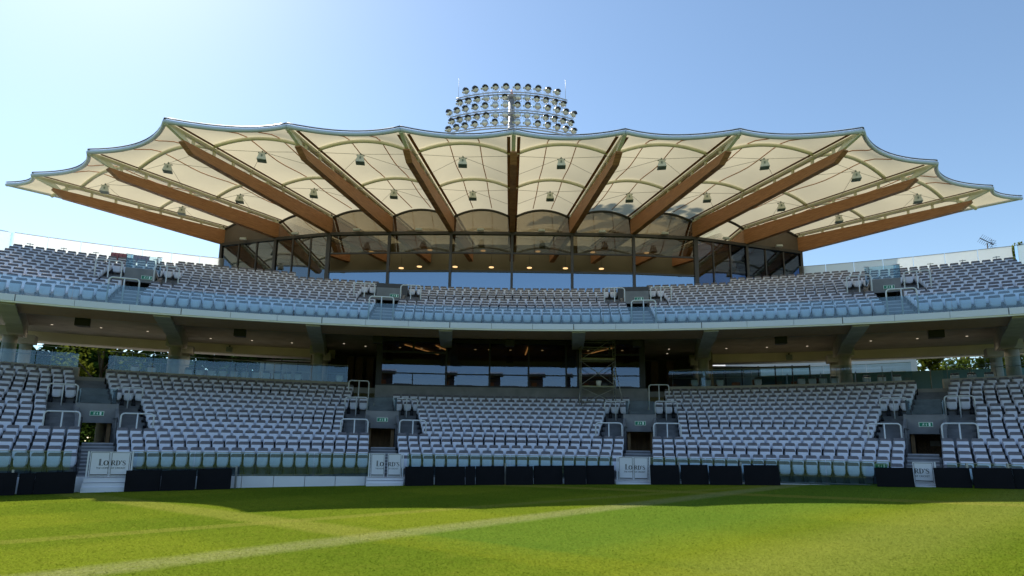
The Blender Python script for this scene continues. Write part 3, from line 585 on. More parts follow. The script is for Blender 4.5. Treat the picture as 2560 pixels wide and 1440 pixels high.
for k in range(-5, 6):
    tip, root, inn = rl(k, 0), rl(k, 1), rl(k, 1.6); d = (root - tip).normalized(); nx = Z(d.y, -d.x, 0).normalized(); hw = .175
    a0 = tip + d * 1.0; pr = [(a0, 16.48, 16.42), (a0 + d * .62, 16.50, 16.02), (root, 16.72, 15.66), (inn, 16.72, 15.66)]
    mb = MB(); vs = []
    for p, zt, zb in pr: vs += [Z(*(p - nx * hw).xy, zb), Z(*(p + nx * hw).xy, zb), Z(*(p + nx * hw).xy, zt), Z(*(p - nx * hw).xy, zt)]
    fs = [(0, 3, 2, 1), (12, 13, 14, 15)]
    for i in range(3):
        for q in range(4): fs.append((i * 4 + q, i * 4 + (q + 1) % 4, i * 4 + 4 + (q + 1) % 4, i * 4 + 4 + q))
    mb.add(vs, fs); tb = part(mb, 'timber_rafter', M['wood'])
    mb = MB(); mb.bar(Z(*(tip + d * .05).xy, 16.93), Z(*inn.xy, 16.93), .2, .15)
    L = (root - tip).length; s_ = 1.7
    while s_ < L - .2: p = tip + d * s_; mb.bar(Z(*p.xy, 16.46), Z(*p.xy, 16.87), .10, .14, upv=tuple(d)); s_ += 1.32
    mb.prism([Z(*(tip + d * .1).xy, 16.86) - nx * .09, Z(*(tip + d * 1.0).xy, 16.86) - nx * .09, Z(*(tip + d * 1.5).xy, 16.5) - nx * .09, Z(*(tip + d * 1.2).xy, 16.5) - nx * .09], nx * .18)
    p = root - d * .12; mb.bar(Z(*p.xy, 16.70), Z(*p.xy, 16.86), .34, .3, upv=tuple(d)); part(mb, 'steel_rail', M['steel'], tb)
    mb = MB()
    for sg in (-1, 1): mb.bar(Z(*(tip + d * .5 + nx * sg * .26).xy, 17.005), Z(*(inn + nx * sg * .22).xy, 17.005), .17, .012)
    part(mb, 'fabric_flap', M['strip'], tb)
for k in range(-6, 6):
    half = k in (-6, 5)
    for t in (TO, TM):
        mb = MB(); lo, hi = (.035, .965)
        if k == -6: lo = .0
        if k == 5: hi = 1.0
        pts = [mem(k, lo + (hi - lo) * i / 16, t, -.13) for i in range(17)]; mb.tube(pts, .098, 8); part(mb, 'hoop_tube', M['steel'])
    if not half:
        for u in (.345, .655): mb = MB(); mb.tube([mem(k, u, t, -.03) for t in ts if t <= 1.01], .028, 5); part(mb, 'fabric_seam', M['seam'])
# hanging loudspeakers
SPO = [(-24.56, 34.04), (-19.12, 31.11), (-13.32, 29.63), (-8.16, 29.75), (-2.75, 29.91), (2.49, 29.9), (7.82, 29.83), (13.21, 29.67), (18.78, 30.95), (24.13, 33.89)]
SPI = [(-21.74, 37.4), (-17.0, 35.28), (-12.08, 34.27), (-7.24, 34.23), (-2.49, 34.31), (2.18, 34.27), (6.97, 34.29), (11.61, 34.14), (16.61, 35.33), (21.23, 37.25)]
ORD = ['leftmost', 'second', 'third', 'fourth', 'fifth', 'sixth', 'seventh', 'eighth', 'ninth', 'rightmost']
for ring, spots in (('front', SPO), ('rear', SPI)):
    for i, (x, y) in enumerate(spots):
        k = i - 5; lab = f"grey pyramid loudspeaker on wires under the canopy, {ring} ring, " + (f"{ORD[i]} of its ring" if i in (0, 9) else f"{ORD[i]} from the left")
        rz = atan2(-(x - 0) * .9, y) * .75; e = empty('loudspeaker', (x, y, 16.18), rz, lab, 'loudspeaker', 'loudspeakers hanging under the canopy')
        mb = MB(); b, t_ = .235, .135; mb.hexa([(-b, -b, 0), (b, -b, 0), (b, b, 0), (-b, b, 0)], [(-t_, -t_, .40), (t_, -t_, .40), (t_, t_, .40), (-t_, t_, .40)]); mb.box((0, -.19, .22), (.07, .05, .12), 1); mb.build('cabinet', [M['spk'], M['spkf']], e)
        mb = MB(); mb.box((0, 0, -.012), (b * 1.8, b * 1.8, .02)); mb.build('grille', M['spkf'], e)
        mb = MB(); mb.box((0, 0, .43), (.42, .06, .04)); mb.box((0, 0, .5), (.07, .07, .1)); mb.build('bracket', M['spkf'], e)
        mb = MB(); R_ = Matrix.Rotation(-rz, 3, 'Z')
        for kk, tt in ((k, TO if ring == 'front' else TM), (k + 1, TO if ring == 'front' else TM), (k, .44 if ring == 'front' else .84), (k + 1, .44 if ring == 'front' else .84)):
            q = R_ @ (rl(kk, tt, 16.86) - Z(x, y, 16.18)); mb.tube([(0, 0, .5), q], .011, 4)
        mb.build('suspension_wire', M['wire'], e)
# little floodlights on the facade rail
LX = [(-19.2, 41.0), (-15.06, 39.72), (-10.6, 38.85), (-6.36, 38.6), (-2.21, 38.5), (1.88, 38.45), (5.94, 38.5), (10.2, 38.7), (14.6, 39.5), (18.88, 40.95)]
for i, (x, y) in enumerate(LX):
    e = empty('floodlight', (x, y - .12, 15.72), 0, f"small pale floodlight on the restaurant window head, " + (ORD[i] + ' of the row' if i in (0, 9) else ORD[i] + ' from the left'), 'floodlight', 'small floodlights along the restaurant window head')
    mb = MB(); mb.box((0, 0, .06), (.42, .16, .06)); mb.box((0, 0, -.02), (.46, .2, .05)); mb.build('lamp_head', M['white'], e); mb = MB(); mb.box((0, .1, 0), (.06, .12, .06)); mb.build('arm', M['frame'], e)
# pendant lamps in the restaurant
for i, (x, y, h) in enumerate([(-10.2, 41.5, 15.1), (-6.0, 41.5, 15.3), (-2.17, 41.5, 15.3), (1.78, 41.5, 15.3), (5.73, 41.5, 15.3), (9.6, 41.5, 15.3), (-8.1, 42, 14.07), (-6.79, 42, 14.2), (-4.2, 42, 14.22), (-1.57, 42, 14.22), (1.19, 42, 14.22), (3.8, 42, 14.22), (6.41, 42, 14.22)]):
    up_ = i < 6; e = empty('pendant_lamp', (x, y, h), 0, f"warm glowing pendant lamp inside the restaurant, {'upper' if up_ else 'lower'} row, {ORD[i if up_ else i - 6]}" + (' lamp' if (i if up_ else i - 6) == 0 else ' from the left'), 'lamp', 'pendant lamps in the restaurant')
    mb = MB(); mb.tube([(0, 0, .02), (0, 0, .12)], [.2, .06], 14); mb.tube([(0, 0, .1), (0, 0, 1.6)], .01, 4); mb.build('lamp_shade', M['frame'], e); mb = MB(); mb.tube([(0, 0, -.02), (0, 0, .015)], .18, 14); mb.build('lamp_disc', M['lampw'], e)

# ------------------------------------------------------------------ floodlight mast behind the canopy
MY = 48.9
mastE = empty('floodlight_mast', (-.32, MY, 0), 0, 'tall floodlight mast with curved rows of round lamps rising behind the canopy', 'floodlight mast')
mb = MB(); mb.tube([(0, 0, -.5), (0, 0, 20), (0, 0, 31.95)], [.5, .36, .27], 20); mb.build('pole', M['mast'], mastE)
mb = MB()
for h in (28.6, 30.1, 31.85): mb.tube([(0, 0, h - .12), (0, 0, h + .12)], .47, 20)
mb.build('collar', M['mast'], mastE)
def bow(x, h): return Z(x, 1.15 * (x / 5.0) ** 2 - .75, h)
for h, L in ((31.74, 4.95), (30.05, 5.45), (28.55, 5.45)):
    mb = MB(); xs = [-L + 2 * L * i / 24 for i in range(25)]; mb.tube([bow(x, h) for x in xs], .06, 6); mb.tube([bow(x, h + .22) for x in xs], .05, 6)
    for x in xs: mb.bar(bow(x, h), bow(x, h + .22), .035, .035)
    mb.build('lamp_gantry', M['mast'], mastE)
mb = MB()
for x in (-3.95, 3.95): mb.tube([bow(x, 28.5), bow(x, 31.8)], .035, 6)
for x in (-4.75, 4.8): mb.tube([bow(x, 31.8), bow(x, 33.9)], .018, 5)
mb.build('lightning_rod', M['mast'], mastE)
mb = MB(); mb.tube([(0, -.3, 31.97), (0, -.3, 32.5)], [.13, .05], 10); mb.build('beacon', M['orange'], mastE)
R1 = [.5, 1.42, 2.32, 3.2, 4.05]; R2 = [.58, 1.38, 2.2, 3.0, 3.8, 4.58]; R3 = [.52, 1.42, 2.3, 3.18, 4.05, 4.82, 5.55]; R4 = [.55, 1.36, 2.18, 3.0, 3.78, 4.55, 5.28]
def lamp_meshes():
    h, l, v = MB(), MB(), MB()
    h.tube([(0, .30, 0), (0, .26, 0), (0, .05, 0), (0, 0, 0)], [.12, .2, .275, .285], 18)
    h.tube([(.31, .05, 0), (.31, .05, -.33), (-.31, .05, -.33), (-.31, .05, 0)], .02, 6); h.box((-.36, .1, -.05), (.12, .16, .16))
    l.tube([(0, -.012, 0), (0, .002, 0)], .245, 18)
    n = 9; v.grid([[(.29 * cos(a), y, .29 * sin(a)) for a in [pi * .08 + pi * .84 * i / n for i in range(n + 1)]] for y in (0, -.17)]); v.grid([[(r * cos(a), -.016, r * sin(a)) for a in [pi * .08 + pi * .84 * i / n for i in range(n + 1)]] for r in (.15, .245)])
    return h.mesh('lamp', M['chrome']), l.mesh('lens', M['lens']), v.mesh('visor', M['hood'])
LH, LL, LV = lamp_meshes()
for h, row, side_ in ((32.38, R1, 1), (31.38, R2, -1), (30.68, R3, 1), (29.74, R4, -1), (29.06, R3, 1)):
    for sg in (-1, 1):
        for x in row:
            o = bpy.data.objects.new('lamp', LH); COL.objects.link(o); o.parent = mastE; p = bow(sg * x, h); o.location = p + Z(0, -.16, 0)
            o.rotation_euler = (radians(24 + random.uniform(-3, 3)), 0, radians((7 if row is R1 or True else 0) * sg * x * random.uniform(.5, 1.1) * (1 if x > 2.5 else .4)))
            for nm, me in (('lens', LL), ('visor', LV)):
                if nm == 'visor' and x < 2.8 and row is not R1 and random.random() < .6: continue
                c = bpy.data.objects.new(nm, me); COL.objects.link(c); c.parent = o

# ------------------------------------------------------------------ white gates with the ground's name
def ribbon(mb, pts, ws, y, s, x0, z0, m=0):
    n = len(pts); L, R = [], []
    for i, (px, pz) in enumerate(pts):
        a, b = pts[max(i - 1, 0)], pts[min(i + 1, n - 1)]; d = Vector((b[0] - a[0], b[1] - a[1])).normalized(); w = ws[i] / 2
        L.append((x0 + (px - d.y * w) * s, y, z0 + (pz + d.x * w) * s)); R.append((x0 + (px + d.y * w) * s, y, z0 + (pz - d.x * w) * s))
    mb.add(L + R, [(i, i + 1, n + i + 1, n + i) for i in range(n - 1)], m)
def letter(mb, ch, x0, z0, s, y):
    rb = lambda p, w: ribbon(mb, p, w, y, s, x0, z0)
    if ch == 'L':      # three bars like stumps, then the foot
        for q in (.02, .14, .26): rb([(q, .0), (q, 1.32)], [.075, .075])
        rb([(-.04, .03), (.74, .03)], [.06, .06]); rb([(.66, .02), (.74, .3)], [.05, .02])
    if ch == 'O': rb([(.42 + .36 * sin(t * pi / 12), .5 + .46 * cos(t * pi / 12)) for t in range(25)], [.06 + .16 * abs(sin(t * pi / 12)) for t in range(25)])
    if ch in 'RD':
        rb([(.16, 0), (.16, 1)], [.19, .19]); rb([(.0, .03), (.34, .03)], [.05, .05]); rb([(.0, .97), (.3, .97)], [.05, .05])
    if ch == 'D': rb([(.2, .97), (.42, .95), (.62, .82), (.72, .5), (.62, .18), (.42, .05), (.2, .03)], [.06, .07, .15, .2, .15, .07, .06])
    if ch == 'R': rb([(.2, .97), (.42, .96), (.58, .86), (.6, .73), (.54, .58), (.4, .5), (.2, .49)], [.06, .08, .16, .18, .14, .07, .06]); rb([(.4, .5), (.62, .14), (.8, .03)], [.12, .19, .08])
    if ch == "'": rb([(.1, 1.0), (.12, .86), (.04, .7)], [.16, .14, .03])
    if ch == 'S': rb([(.58, .72), (.58, .92), (.34, .97), (.12, .84), (.16, .66), (.38, .52), (.58, .36), (.6, .14), (.36, .03), (.08, .1), (.06, .32)], [.03, .06, .07, .13, .16, .18, .16, .12, .07, .06, .03])
ADV = {'L': .80, 'O': .92, 'R': .86, 'D': .86, "'": .24, 'S': .7}
def word(mb, txt, x, z, s, y):
    for ch in txt: letter(mb, ch, x, z, s, y); x += ADV[ch] * s
    return x
def small_text(txt, w, x, z, y):
    cu = bpy.data.curves.new('lettering', 'FONT'); cu.body = txt; cu.size = 1; o = bpy.data.objects.new('lettering', cu); COL.objects.link(o)
    me = o.to_mesh(); co = [v.co.copy() for v in me.vertices]; fs = [tuple(p.vertices) for p in me.polygons]; o.to_mesh_clear(); bpy.data.objects.remove(o); bpy.data.curves.remove(cu)
    mx = max(c.x for c in co); s = w / mx; return [(x + c.x * s, y, z + c.y * s * 1.15) for c in co], fs
GATES = [(-19.88, 1.30, 1.18, .0, 'leftmost', True, 0), (-6.68, 1.24, 1.2, .10, 'second from the left, its leaves slightly ajar', True, 1), (6.62, 1.2, 1.2, .0, 'third from the left, shut', True, 2), (20.0, 1.3, 1.2, .0, 'rightmost, with only its right leaf showing', False, 3)]
for a, w, top, gap, lab, both, gi in GATES:
    base = P(43.28, a, 0); g0 = gz(base.x); e = empty('gate', (base.x, base.y, g0), rot_at(a), f'white gate with black lettering at the boundary, {lab}', 'gate', 'white gates at the boundary')
    z0 = max(.24 - g0, .10) + .02; z1 = top - g0; H_ = z1 - z0
    for sg in (-1, 1):
        if sg < 0 and not both: continue
        lw = w / 2 - gap / 2 - .012; x0 = gap / 2 + .006 if sg > 0 else -gap / 2 - .006 - lw
        mb = MB(); mb.box((x0 + lw / 2, 0, (z0 + z1) / 2), (lw, .035, H_)); lf = mb.build('gate_leaf', M['panel'], e)
        mb = MB()
        for p, q in (((x0 + .03, 0), (x0 + lw - .03, 0)),):
            for zz in (z0 + .035, z1 - .035): mb.box((x0 + lw / 2, -.0, zz), (lw - .06, .045, .014))
            for xx in (x0 + .035, x0 + lw - .035): mb.box((xx, 0, (z0 + z1) / 2), (.012, .045, H_ - .07))
        mb.box((x0 + lw / 2, 0, z0 + .085), (lw - .1, .046, .035)); mb.build('trim', M['frame'], lf)
        mb = MB(); s = w * .136; zt = z0 + H_ * .46
        if sg < 0: xe = x0 + lw - .03 - (ADV['L'] + ADV['O']) * s; word(mb, 'LO', xe, zt, s, -.0215); v, f = small_text('THE HOME', lw * .62, x0 + lw * .35, zt - .145 * w / 1.5, -.0215)
        else: word(mb, "RD'S", x0 + .03, zt, s, -.0215); v, f = small_text('OF CRICKET', lw * .72, x0 + .04, zt - .145 * w / 1.5, -.0215)
        mb.add(v, f); mb.build('lettering', M['ink'], lf)
    fw_ = w / 2 + .05
    for sg in ((-1, 1) if both else (1,)): mb = MB(); mb.box((sg * fw_, 0, (z0 + z1) / 2), (.05, .06, H_ + .02)); mb.build('gate_post', M['white'], e)
    mb = MB(); n = 3; x_0 = -fw_ - .06 if both else .0
    for k in range(n):
        mb.box(((x_0 + fw_ + .06) / 2, -.24 + k * .09 + .12, (k + .5) * z0 / n - .02), (fw_ + .06 - x_0 - .004 * k, .26, z0 / n - .018 + .03 * (k == 0)))
    mb.build('step', M['panel'], e)

# ------------------------------------------------------------------ black boundary boards
BO = [(-24.9, -23.3, 'at the far left edge'), (-23.25, -22.66, 'narrow, second left of the leftmost gate'), (-22.62, -21.05, 'wide, directly left of the leftmost gate'), (-19.02, -17.5, 'directly right of the leftmost gate'), (-17.46, -15.92, 'second to the right of the leftmost gate'), (-15.88, -14.31, 'third right of the leftmost gate, beside bare white wall'),
      (-5.6, -4.08, 'directly right of the second gate'), (-4.02, -2.42, 'second to the right of the second gate'), (-2.39, -1.87, 'narrow, third to the right of the second gate'), (-1.84, -.3, 'just left of the slim gap in the middle run'), (-.22, 1.24, 'just right of the slim gap in the middle run'), (1.27, 2.82, 'fourth board to the left of the third gate'), (2.9, 4.06, 'second board to the left of the third gate'), (4.08, 5.58, 'directly left of the third gate'),
      (7.45, 8.94, 'directly right of the third gate'), (9.04, 10.42, 'second to the right of the third gate'), (10.46, 12.07, 'third to the right of the third gate'), (12.2, 13.91, 'fourth right of the third gate, beside bare white wall'), (18.27, 19.85, 'directly left of the rightmost gate'), (20.75, 22.18, 'directly right of the rightmost gate'), (22.24, 23.76, 'second to the right of the rightmost gate'), (23.8, 25.4, 'at the far right edge')]
for n, (a0, a1, lab) in enumerate(BO):
    am = (a0 + a1) / 2; R = 42.75 + (.07 if n % 2 else 0) + random.uniform(-.02, .02); p = P(R, am, 0); w = math.radians(a1 - a0) * R; g0 = gz(p.x); hh = .74 + random.uniform(-.02, .02) - .06 * (am > 15)
    e = empty('boundary_board', (p.x, p.y, g0), rot_at(am) + radians(random.uniform(-.8, .8)), 'black board on the grass, ' + lab, 'board', 'black boards along the boundary')
    tl = math.atan(.0195 * cos(radians(am))); lean = radians(7 + random.uniform(-1, 1)); Rm = Matrix.Rotation(-lean, 3, 'X') @ Matrix.Rotation(-tl, 3, 'Y')
    mb = MB(); mb.box(Rm @ Z(0, 0, hh / 2 + .01), (w, .05, hh), 0, Rm); mb.build('face_panel', M['board'], e)
    mb = MB()
    for sx in (-.4, .4): mb.bar(Rm @ Z(sx * w, .03, hh * .85), Z(sx * w, .36, .01 - sx * w * 0), .04, .04); mb.bar(Z(sx * w, .05, .03), Z(sx * w, .4, .03), .04, .04)
    mb.build('prop', M['black'], e)
for a in (-23.67, -.26, 8.99, 12.13, 22.21, 23.78, -14.2): p = P(43.3, a, 0); mb = MB(); mb.box((p.x, p.y, gz(p.x) + .42), (.07, .05, .85)); part(mb, 'wall_post', M['alu'])

# ------------------------------------------------------------------ white tube barriers at the stairs
def hoop(R, a, w, h0, h1, lab, r=.034, legs=3):
    p = P(R, a, h0); e = empty('barrier_rail', p, rot_at(a), lab, 'barrier rail', 'white tube barriers at the stairs'); H_ = h1 - h0; c = .14; hw = w / 2
    pts = [Z(-hw, 0, 0), Z(-hw, 0, H_ - c)] + [Z(-hw + c - c * cos(t), 0, H_ - c + c * sin(t)) for t in (.4, .8, 1.2, 1.57)] + [Z(hw - c + c * sin(t), 0, H_ - c + c * cos(t)) for t in (0, .4, .8, 1.2, 1.57)] + [Z(hw, 0, 0)]
    mb = MB(); mb.tube(pts, r, 8); mb.build('hoop', M['white'], e); mb = MB(); mb.tube([Z(.0, 0, 0), Z(.0, 0, H_)], r * .9, 8); mb.build('mid_post', M['white'], e); return e
VN = ['leftmost vomitory', 'second vomitory from the left', 'third vomitory from the left', 'rightmost vomitory']
for n, (s, f) in enumerate(VL):
    for off, sn in ((-1.37, 'left'), (1.37, 'right')):
        for R, i, hn in ((47.5, 4, 'lower'), (52.05, 10, 'upper')):
            a = s * f(R) + math.degrees(off / R); hoop(R, a, 1.25 if hn == 'lower' else 1.2, lt(i, a), lt(i, a) + (1.42 if hn == 'lower' else 1.2), f'white tube barrier {sn} of the {VN[n]}, lower tier, {hn} one')
for a, sn in ((-9.55, 'left'), (9.25, 'right')): hoop(54.35, a, 1.15, lt(12, a) + .12, 5.2, f'white tube barrier beside the {sn} end of the dark glazed booth')
for n, (s, f) in enumerate(VU):
    hoop(47.72, s * f(47.7), 1.18, 7.5, 8.78, f'white tube barrier at upper tier front edge below {VN[n]}')
    for off, sn in ((-1.28, 'left'), (1.28, 'right')):
        a = s * f(51.5) + math.degrees(off / 51.5); hoop(51.5, a, 1.12, ut(4), 10.42 if f is Uin else 10.5, f'white tube barrier of the upper tier, {sn} of the {VN[n]}')

# ------------------------------------------------------------------ exit signs
def exit_sign(p, rz, w, lab):
    e = empty('exit_sign', p, rz, lab, 'exit sign', 'green exit signs'); h = w * .38
    mb = MB(); mb.box((0, 0, 0), (w, .03, h)); mb.build('sign_board', M['signw'], e); mb = MB(); mb.box((0, -.016, 0), (w * .93, .006, h * .84)); mb.build('green_field', M['green'], e)
    mb = MB(); y = -.021; q = lambda pts, ws: ribbon(mb, pts, ws, y, w, 0, 0)
    q([(-.20, -.02), (-.17, .07)], [.07, .06]); q([(-.155, .10), (-.135, .125)], [.05, .05]); q([(-.2, -.02), (-.25, -.12)], [.035, .03]); q([(-.19, -.02), (-.13, -.06), (-.15, -.13)], [.035, .03, .03]); q([(-.17, .06), (-.25, .04)], [.025, .025]); q([(-.165, .06), (-.1, .02)], [.025, .025])
    q([(.03, .11), (.03, -.02)], [.035, .035]); q([(.03, .0), (.03, -.12)], [.11, .005]); q([(.26, -.13), (.26, .13)], [.13, .13])
    mb.build('pictogram', M['signw'], e)
for n, (s, f) in enumerate(VL): a = s * f(50.5); exit_sign(P(50.46, a, 2.80) + Z(.02, 0, 0), rot_at(a), .56, f'green exit sign of the lower tier, {VN[n]}')
for n, (s, f) in enumerate(VU): a = s * f(52.4); exit_sign(P(52.36, a + (.35 if s < 0 else .15), 9.98), rot_at(a), .50, f'green exit sign of the upper tier, {VN[n]}')
exit_sign(P(43.62, 18.75, 1.02), rot_at(18.7), .42, 'green exit sign on the front glass left of the rightmost gate')

# ------------------------------------------------------------------ black boxes under the soffit, downlights
for n, (a, w, lab) in enumerate([(-24.05, .62, 'leftmost'), (-16.2, .6, 'second from the left'), (-8.31, .5, 'at the upper left corner of the booth'), (-.13, .5, 'above the middle of the booth'), (7.75, .5, 'at the upper right corner of the booth'), (16.03, .6, 'second from the right'), (23.8, .66, 'rightmost')]):
    p = P(51.4, a, 7.22); e = empty('sound_box', p, rot_at(a), 'black box loudspeaker hanging under the concourse ceiling, ' + lab, 'loudspeaker', 'black boxes under the concourse ceiling')
    mb = MB(); mb.hexa([(-w / 2, -.2, -.2), (w / 2, -.2, -.2), (w * .42, .25, -.2), (-w * .42, .25, -.2)], [(-w / 2, -.2, .2), (w / 2, -.2, .2), (w * .42, .25, .2), (-w * .42, .25, .2)]); mb.build('cabinet', M['black'], e)
    mb = MB(); mb.box((0, 0, .5), (.3, .08, .72)); mb.build('bracket', M['black'], e)
mb = MB()
DL = [(-26.55, 34.03), (-24.26, 34.84), (-22.11, 35.84), (-19.43, 38.16), (-17.01, 38.73), (-14.67, 39.49), (14.26, 39.38), (16.65, 38.67), (18.96, 37.99), (21.73, 35.78), (23.87, 34.77), (26.06, 33.79), (-11.2, 39.5), (-10, 40.5), (10.6, 40), (11, 42)]
for x, y in DL: mb.tube([(x, y, 8.05), (x, y, 8.075)], .06, 12)
dlo = part(mb, 'ceiling_downlight', M['lampc'])
for x, y in DL[:12]:
    ld = bpy.data.lights.new('downlight', 'SPOT'); ld.energy = 70; ld.spot_size = radians(150); ld.spot_blend = 1.0; ld.shadow_soft_size = .08; ld.color = (1, .82, .58)
    lo_ = bpy.data.objects.new('downlight', ld); COL.objects.link(lo_); lo_.location = (x, y, 8.03); lo_.parent = dlo
for a, lab in ((-18.2, 'left'), (17.9, 'right')):
    p = P(61.8, a, 7.72); tag(MB().build('x', M['black']), None) if 0 else None
    e = empty('small_speaker', p, rot_at(a), f'small dark box on the cream ceiling beam, {lab} side', 'loudspeaker'); mb = MB(); mb.box((0, 0, 0), (.36, .3, .32)); mb.build('cabinet', M['spkf'], e); mb = MB(); mb.box((0, .1, .22), (.1, .1, .14)); mb.build('bracket', M['black'], e)

# ------------------------------------------------------------------ scaffold tower, canvas roll, aerial
e = empty('scaffold_tower', (5.1, 35.35, 3.62), 0, 'aluminium scaffold tower standing on the rear rows in front of the dark glazed booth', 'scaffold tower')
mb = MB()
for x in (-1.02, .98):
    for y in (-.38, .38): mb.tube([(x, y, -.05), (x, y, 4.35 if x > 0 else 4.2)], .03, 7)
mb.build('standard', M['alu'], e)
mb = MB()
for z in (.28, .5, 1.35, 2.95, 3.7, 4.1):
    for y in (-.38, .38): mb.tube([(-1.02, y, z), (.98, y, z)], .024, 6)
for x in (-1.02, .98):
    for k in range(14): mb.tube([(x, -.38, .3 + k * .29), (x, .38, .3 + k * .29)], .02, 5)
mb.build('rung', M['alu'], e)
mb = MB()
for (x0, z0), (x1, z1) in (((-1, .35), (.95, 1.3)), ((.95, .4), (-1, 1.3)), ((-1, 1.5), (.95, 2.85)), ((.95, 1.45), (-1, 2.85)), ((-1, 3.0), (.6, 4.05))): mb.tube([(x0, -.4, z0), (x1, -.4, z1)], .022, 6)
mb.tube([(1.0, -.38, 2.4), (1.45, -.5, .1)], .024, 6); mb.tube([(-1.05, -.38, 1.9), (-1.2, -.6, -.2)], .024, 6); mb.build('brace', M['alu'], e)
mb = MB(); mb.box((-.02, 0, 1.4), (1.96, .72, .06)); mb.box((-.02, 0, 3.02), (1.96, .72, .11)); mb.build('platform', M['deck'], e)
e = empty('tool_bucket', (5.15, 35.3, 5.05), 0, 'pale bucket standing on the lower deck of the scaffold tower', 'bucket'); mb = MB(); mb.tube([(0, 0, 0), (0, 0, .32)], [.13, .17], 12); mb.build('pail', M['paper'], e); mb = MB(); mb.tube([(.17 * cos(t), 0, .32 + .12 * sin(t)) for t in (0, .6, 1.2, 1.9, 2.5, 3.14)], .01, 5); mb.build('handle', M['black'], e)
e = empty('tool_bag', (5.55, 35.3, 5.05), .2, 'dark soft bag lying on the lower deck of the scaffold tower', 'bag'); mb = MB(); mb.grid([[(r * cos(t) * .3, r * sin(t) * .16, z) for t in [i * 2 * pi / 12 for i in range(13)]] for r, z in ((1, 0), (1.05, .12), (.85, .24), (.4, .3), (.01, .31))]); mb.build('body', M['black'], e); mb = MB(); mb.tube([(-.15, 0, .28), (-.08, 0, .42), (.08, 0, .42), (.15, 0, .28)], .014, 5); mb.build('handle', M['black'], e)
p = P(58.55, -23.6, 12.3); e = empty('canvas_roll', p, rot_at(-23.6), 'maroon ribbed canvas cover rolled up against the white rear screen of the upper left seats', 'canvas cover')
mb = MB(); n = 12
mb.grid([[(x, .24 * sin(t) * -1 + .0, .24 + .24 * (1 - cos(t)) - .24 + .1 * 0) for x in [-1.0 + 2.0 * i / 24 for i in range(25)]] for t in [pi * k / 8 for k in range(9)]]); mb.build('cover', M['maroon'], e)
mb = MB()
for i in range(11): x = -1 + .2 * i; mb.tube([(x, -.25 * sin(pi * k / 8), .24 * (1 - cos(pi * k / 8))) for k in range(9)], .012, 5)
mb.build('rib', mat('maroon_dark', (0.10, 0.02, 0.03), 0.8, 0.1), e)
e = empty('television_aerial', (31.6, 38.3, 13.4), 0, 'dark rooftop television aerial standing above the right rear glass screen', 'aerial')
mb = MB(); mb.tube([(0, 0, -3), (0, 0, 1.85)], .035, 6); mb.build('pole', M['black'], e); mb = MB(); mb.bar((-.45, 0, 2.2), (.42, 0, 1.75), .04, .04)
for k in range(8): t = k / 7; c = Z(-.42 + .8 * t, 0, 2.18 - .41 * t); mb.tube([c + Z(-.02, -.3, .16), c + Z(.02, .3, -.16)], .012, 4)
mb.tube([(.3, 0, 2.15), (.3, 0, 1.5)], .012, 4); mb.tube([(.55, .0, 1.8), (.2, 0, 1.9)], .01, 4)
for zz in (1.55, 1.7, 1.85, 2.0): mb.tube([(.15, 0, zz + .06), (.62, 0, zz)], .010, 4)
mb.build('antenna', M['black'], e)

# ------------------------------------------------------------------ behind the stand: wall and trees
e = empty('boundary_building', (38, 62, 0), 0, 'plain pale building seen under the right ceiling beam behind the concourse', 'building')
mb = MB(); mb.box((-7.3, 0, 6.2), (19, 6, 12.6)); mb.build('wall', M['pale'], e); mb = MB(); mb.box((-7.3, -.2, 12.62), (19.6, 6.8, .24)); mb.build('roof', M['edge'], e)
e = empty('teal_screen', P(66, 25, 0), rot_at(25), 'blue green screen wall at the rear of the right concourse', 'screen')
mb = MB()
for k in range(9): mb.box((-9 + k * 2.25, 0, 5.9), (2.2, .06, 2.2))
mb.build('screen_panel', M['teal'], e); mb = MB()
for k in range(10): mb.tube([(-10.1 + k * 2.25, 0, 4.95), (-10.1 + k * 2.25, 0, 7.1)], .035, 6)
mb.build('post', M['alu'], e)
def leafmat(n, c):
    m = bpy.data.materials.new(n); m.use_nodes = True; t = m.node_tree; t.nodes.clear(); o = t.nodes.new('ShaderNodeOutputMaterial'); d = t.nodes.new('ShaderNodeBsdfDiffuse'); l = t.nodes.new('ShaderNodeBsdfTranslucent'); x = t.nodes.new('ShaderNodeMixShader'); x.inputs[0].default_value = .4
    gi = t.nodes.new('ShaderNodeNewGeometry'); r = t.nodes.new('ShaderNodeValToRGB'); r.color_ramp.elements[0].color = lin([v * .6 for v in c]); r.color_ramp.elements[1].color = lin([v * 1.5 for v in c]); t.links.new(gi.outputs['Random Per Island'], r.inputs[0])
    t.links.new(r.outputs[0], d.inputs[0]); t.links.new(r.outputs[0], l.inputs[0]); t.links.new(d.outputs[0], x.inputs[1]); t.links.new(l.outputs[0], x.inputs[2]); t.links.new(x.outputs[0], o.inputs[0]); return m
LEAF = leafmat('leaf', (0.045, 0.085, 0.016)); LEAFY = leafmat('leaf_yellow', (0.13, 0.15, 0.02))
